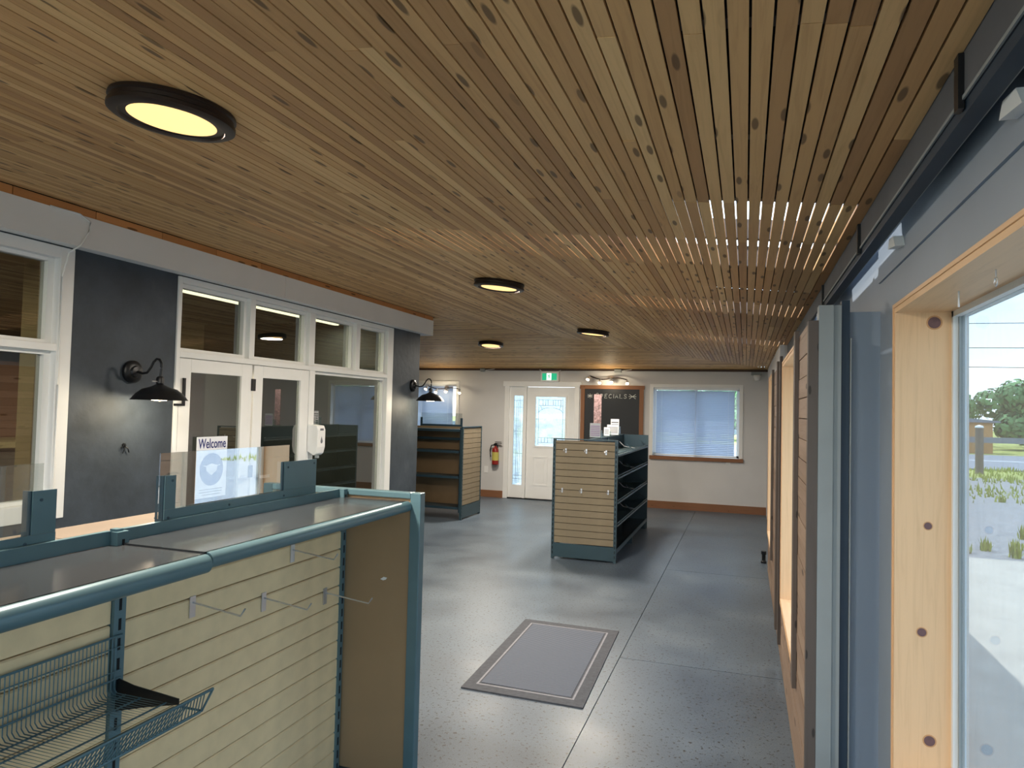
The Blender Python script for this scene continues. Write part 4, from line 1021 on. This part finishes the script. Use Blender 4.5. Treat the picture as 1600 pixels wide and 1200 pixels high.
for sgn in (-1, 1):
    for zf in (1.30, 1.17, .99, .62, .175):
        yo = ya + .02 if sgn < 0 else yb2 - .02
        yi = ysp - .011 if sgn < 0 else ysp + .011
        if zf == 1.17: yo = (yo + yi) / 2
        for a, b in ((xa + .03, -5.13), (-5.11, xb2 - .062)):
            sh = bx('shelf', M['tealD'], g2_, a, b, min(yi, yo), max(yi, yo), zf - .02, zf)
            bx('shelf_lip', M['tealD'], sh, a, b, *((yo - .008, yo) if sgn < 0 else (yo, yo + .008)), zf - .03, zf + .006)
    bx('foot', M['tealD'], g2_, -5.14, -5.10, *((ya, ysp - .1) if sgn < 0 else (ysp + .1, yb2)), 0, .15)
g = thing('sneeze_guard', (-4.3, ysp, Hh), 'acrylic screen in dark brackets on top of the left far shelf unit', 'screen')
bx('guard_rail', M['tealD'], g, -4.75, -4.05, ysp - .006, ysp + .006, Hh, Hh + .03)
bx('bracket', M['tealD'], g, -4.085, -4.05, ysp - .006, ysp + .006, Hh + .0305, Hh + .13); bx('bracket', M['tealD'], g, -4.75, -4.715, ysp - .006, ysp + .006, Hh + .0305, Hh + .13)
bx('acrylic_sheet', M['acryl2'], g, -4.74, -4.06, ysp + .0065, ysp + .0095, Hh + .004, Hh + .2)

# ------------------------------------------------------------------ welcome sign, dispenser
ws = thing('welcome_sign', (XW + .01, 4.40, .89), 'white and blue welcome notice taped on the left glass door', 'sign')
bx('sheet', M['paper'], ws, XW + .0085, XW + .0105, 4.236, 4.563, .885, 1.352)
text('lettering', 'Welcome', .105, ws, (XW + .0115, 4.40, 1.265), (0, 1, 0), (0, 0, 1), M['navy'], .0006, squeeze=.70)
MB().lathe((XW + .0106, 4.40, 1.10), [(.125, 0), (.125, .001)], 40, 'X').build('blue_disc', M['navy'], ws)
mb = MB(); xq = XW + .0118
def wp(pts): mb.poly([(xq, 4.40 + a, 1.10 + b) for a, b in pts], (.0006, 0, 0))
wp([(-.06, .03), (0, .045), (.06, .03), (.055, -.01), (0, -.045), (-.055, -.01)]); wp([(-.09, .035), (-.06, .03), (-.06, .022), (-.09, .028)]); wp([(.06, .03), (.09, .035), (.09, .028), (.06, .022)])
mb.build('pictogram', M['paper'], ws)
mb = MB()
for k in range(3): mb.box(XW + .0106, XW + .0114, 4.28 + .02 * (k == 2), 4.52 - .02 * (k == 2), .945 - k * .02, .951 - k * .02)
mb.build('small_print', M['greyprint'], ws)
dp = thing('soap_dispenser', (XW + .08, 5.70, 1.13), 'white sanitiser dispenser on the post between door and window', 'dispenser')
mb = MB(); pr = [(0, 1.18), (.07, 1.14), (.10, 1.16), (.115, 1.22), (.115, 1.38), (.10, 1.42), (0, 1.43)]
mb.poly([(XW + .0155 + a, 5.625, z) for a, z in pr], (0, .125, 0)); mb.build('body', M['white'], dp, bevel=.008)
mb = MB(); mb.box(XW + .1308, XW + .1318, 5.66, 5.715, 1.375, 1.395); mb.build('mark', M['greyprint'], dp)
mb = MB(); mb.poly([(XW + .1308, 5.687 + .02 * a, 1.285 + .03 * b) for a, b in ((0, 1.2), (.5, .3), (.9, -.4), (.5, -1), (-.5, -1), (-.9, -.4), (-.5, .3))], (.001, 0, 0)); mb.build('drop_mark', M['greyprint'], dp)
bx('nozzle', M['greyboard'], dp, XW + .07, XW + .10, 5.675, 5.70, 1.115, 1.14)

# ------------------------------------------------------------------ floor mat
ang = math.atan2(-.03, .724)
mt = thing('floor_mat', (-1.205, 4.495, 0), 'grey ribbed floor mat with a darker border on the concrete floor', 'mat')
def mrect(name, hw, hl, z0, z1, mat, par):
    c = Vector((-1.205, 4.495, 0)); e1 = Vector((.9995, -.02, 0)); e2 = Vector((-.033, 1.0, 0))
    P = [c + e1 * a + e2 * b for a, b in ((-hw, -hl), (hw, -hl), (hw, hl), (-hw, hl))]
    mb = MB(); mb.add([p + Vector((0, 0, z0)) for p in P] + [p + Vector((0, 0, z1)) for p in P], BOXF); return mb.build(name, mat, par)
mrect('border', .362, .70, .0005, .008, M['matedge'], mt); mrect('inner_line', .295, .622, .008, .0088, M['matline'], mt); mrect('gap_line', .283, .608, .0088, .0093, M['matedge'], mt); mrect('pile', .272, .597, .0093, .012, M['matpile'], mt)

# ------------------------------------------------------------------ outdoors
def crown(seed, n=5200, R=(2.9, 2.7, 2.7)):
    r = random.Random(seed); mb = MB(); blobs = [(Vector((r.uniform(-1, 1) * R[0] * .6, r.uniform(-1, 1) * R[1] * .6, r.uniform(-.7, 1) * R[2] * .6)), r.uniform(.7, 1.3)) for _ in range(14)]
    for i in range(n):
        c, br = r.choice(blobs); dv = Vector((r.gauss(0, 1), r.gauss(0, 1), r.gauss(0, 1))).normalized()
        p = c + dv * br * r.uniform(.8, 1.05); s = r.uniform(.12, .24)
        a = dv.cross(Vector((r.uniform(-1, 1), r.uniform(-1, 1), r.uniform(-1, 1)))).normalized(); b = (dv + a * .3).cross(a).normalized()
        mb.add([p - a * s, p + b * s * .6, p + a * s, p - b * s * .6], [(0, 1, 2, 3)])
    return mb
protos = []
for sd_ in range(3):
    mb = crown(50 + sd_)
    mb.v = [v + Vector((0, 0, 2.1)) for v in mb.v]
    t = thing('tree', (0, 0, -.16), 'x', 'tree', 'trees along the road')
    cr_ = mb.build('foliage', M['leaf'], t, origin=(0, 0, 0)); cr_.location = (0, 0, 0)
    mb = MB(); mb.tube([(0, 0, 0), (.05, 0, 1.2), (0, .1, 2.6), (.1, 0, 3.6)], [.2, .16, .1, .04], 8); tr = mb.build('trunk', M['bark'], t, origin=(0, 0, 0)); tr.location = (0, 0, 0)
    protos.append(t)
spots = []
x = -8.0; i = 0
rt = random.Random(3)
while x < 70:
    spots.append((x, 50.5)); spots.append((x + 3.1, 56.6)); x += 6.2
y = 38.5
while y > -10:
    spots.append((44 + rt.uniform(-2, 2), y)); y -= rt.uniform(6, 7)
for i, (x, y) in enumerate(spots):
    t = protos[i % 3] if i < 3 else copy_tree(protos[i % 3])
    t.location = (x, y, -.16); s = rt.uniform(.82, 1.02); t.scale = (s, s, s * rt.uniform(.9, 1.02)); t.rotation_euler = (0, 0, rt.uniform(0, 6))
    t['label'] = 'green leafy tree in the back row beyond the road' if y > 54 else 'green leafy tree in the front row beyond the road' if y > 47 else 'green leafy tree in the side row past the yard'
po = thing('timber_post', (7.19, 26.3, -.12), 'weathered timber post with a rail by the road', 'post')
MB().tube([(7.19, 26.3, -.12), (7.19, 26.3, 1.38)], .12, 12).build('post_shaft', M['bark'], po, smooth=True)
MB().lathe((7.19, 26.3, 1.38), [(.13, 0), (.12, .05), (0, .1)], 12).build('post_cap', M['vinyl'], po)
for i, (x, y) in enumerate(((2.6, 27.6), (11.9, 25.2), (16.6, 24.3))):
    MB().tube([(x, y, -.14), (x, y, .7)], .08, 8).build('bollard', M['bark'], None, label=['short timber post left of the tall one by the road', 'short timber post right of the tall one by the road', 'short timber post farthest right by the road'][i], cat='post')
gr_ = thing('guard_rail', (12, 42.5, -.16), 'grey steel guard rail on the far side of the road', 'barrier')
bx('beam', M['asphalt'], gr_, -30, 80, 42.4, 42.48, .45, .75)
for k in range(28): bx('post', M['asphalt'], gr_, -30 + 4 * k, -29.88 + 4 * k, 42.49, 42.6, -.16, .7)
bn = thing('low_shed', (11.1, 44.5, -.16), 'low orange brown shed among the trees across the road', 'building')
bx('wall', M['barn'], bn, 9.6, 12.6, 43.8, 45.2, -.16, 1.5); MB().poly([(9.3, 43.6, 1.5), (12.9, 43.6, 1.5), (12.9, 43.6, 1.6), (11.1, 43.6, 1.75), (9.3, 43.6, 1.6)], (0, 1.8, 0)).build('roof', M['asphalt'], bn)
pw = thing('power_line', (10, 47, -.16), 'pair of thin power cables strung between poles across the road', 'cable')
for k, x in enumerate((-20, 60)): MB().tube([(x, 46, -.16), (x, 46, 8.6)], .14, 8).build('pole', M['bark'], pw)
for z in (8.3, 6.9, 5.8):
    MB().tube([(-20 + 80 * f / 20, 46, z - 1.2 * (1 - (2 * f / 20 - 1) ** 2)) for f in range(21)], .02, 5).build('cable', M['black'], pw)
# weeds
def weed(x, y, h, lab):
    r = random.Random(int(x * 100 + y * 7)); mb = MB()
    for k in range(30):
        a = r.uniform(0, 6.28); b = r.uniform(.05, .3) * h; p0 = Vector((x + r.uniform(-.06, .06), y + r.uniform(-.06, .06), -.115)); p1 = p0 + Vector((math.cos(a) * b, math.sin(a) * b, h * r.uniform(.4, 1)))
        w_ = Vector((-math.sin(a), math.cos(a), 0)) * .007
        mb.add([p0 - w_, p0 + w_, (p0 + p1) / 2 + w_ * 1.6, p1, (p0 + p1) / 2 - w_ * 1.6], [(0, 1, 2, 3, 4)])
    mb.build('weed', M['leafy'], None, label=lab, cat='weed', group='weeds in the gravel')
for i, (x, y) in enumerate(((2.75, 10.6), (3.05, 10.9), (3.25, 10.5), (3.5, 11.2), (2.95, 11.8), (3.9, 12.2), (3.6, 10.45), (5.2, 17.5), (4.3, 17.8), (6.6, 16.4))):
    weed(x, y, .15 + .06 * (i % 3), 'tuft of yellow green weeds growing in the gravel outside')
mb = MB(); rg = random.Random(9)
for k in range(5000):
    x = rg.uniform(3, 12); y = rg.uniform(17, 29); 
    if rg.random() > .5 + .4 * math.sin(x * 1.3 + y): continue
    h = rg.uniform(.06, .2); a = rg.uniform(0, 6.28); w_ = Vector((math.cos(a), math.sin(a), 0)) * .03; p = Vector((x, y, -.12))
    mb.add([p - w_, p + w_, p + Vector((rg.uniform(-.04, .04), rg.uniform(-.04, .04), h))], [(0, 1, 2)])
mb.build('grass_patch', M['leafy'], None, kind='stuff', label='patchy grass between the gravel yard and the road', cat='grass')
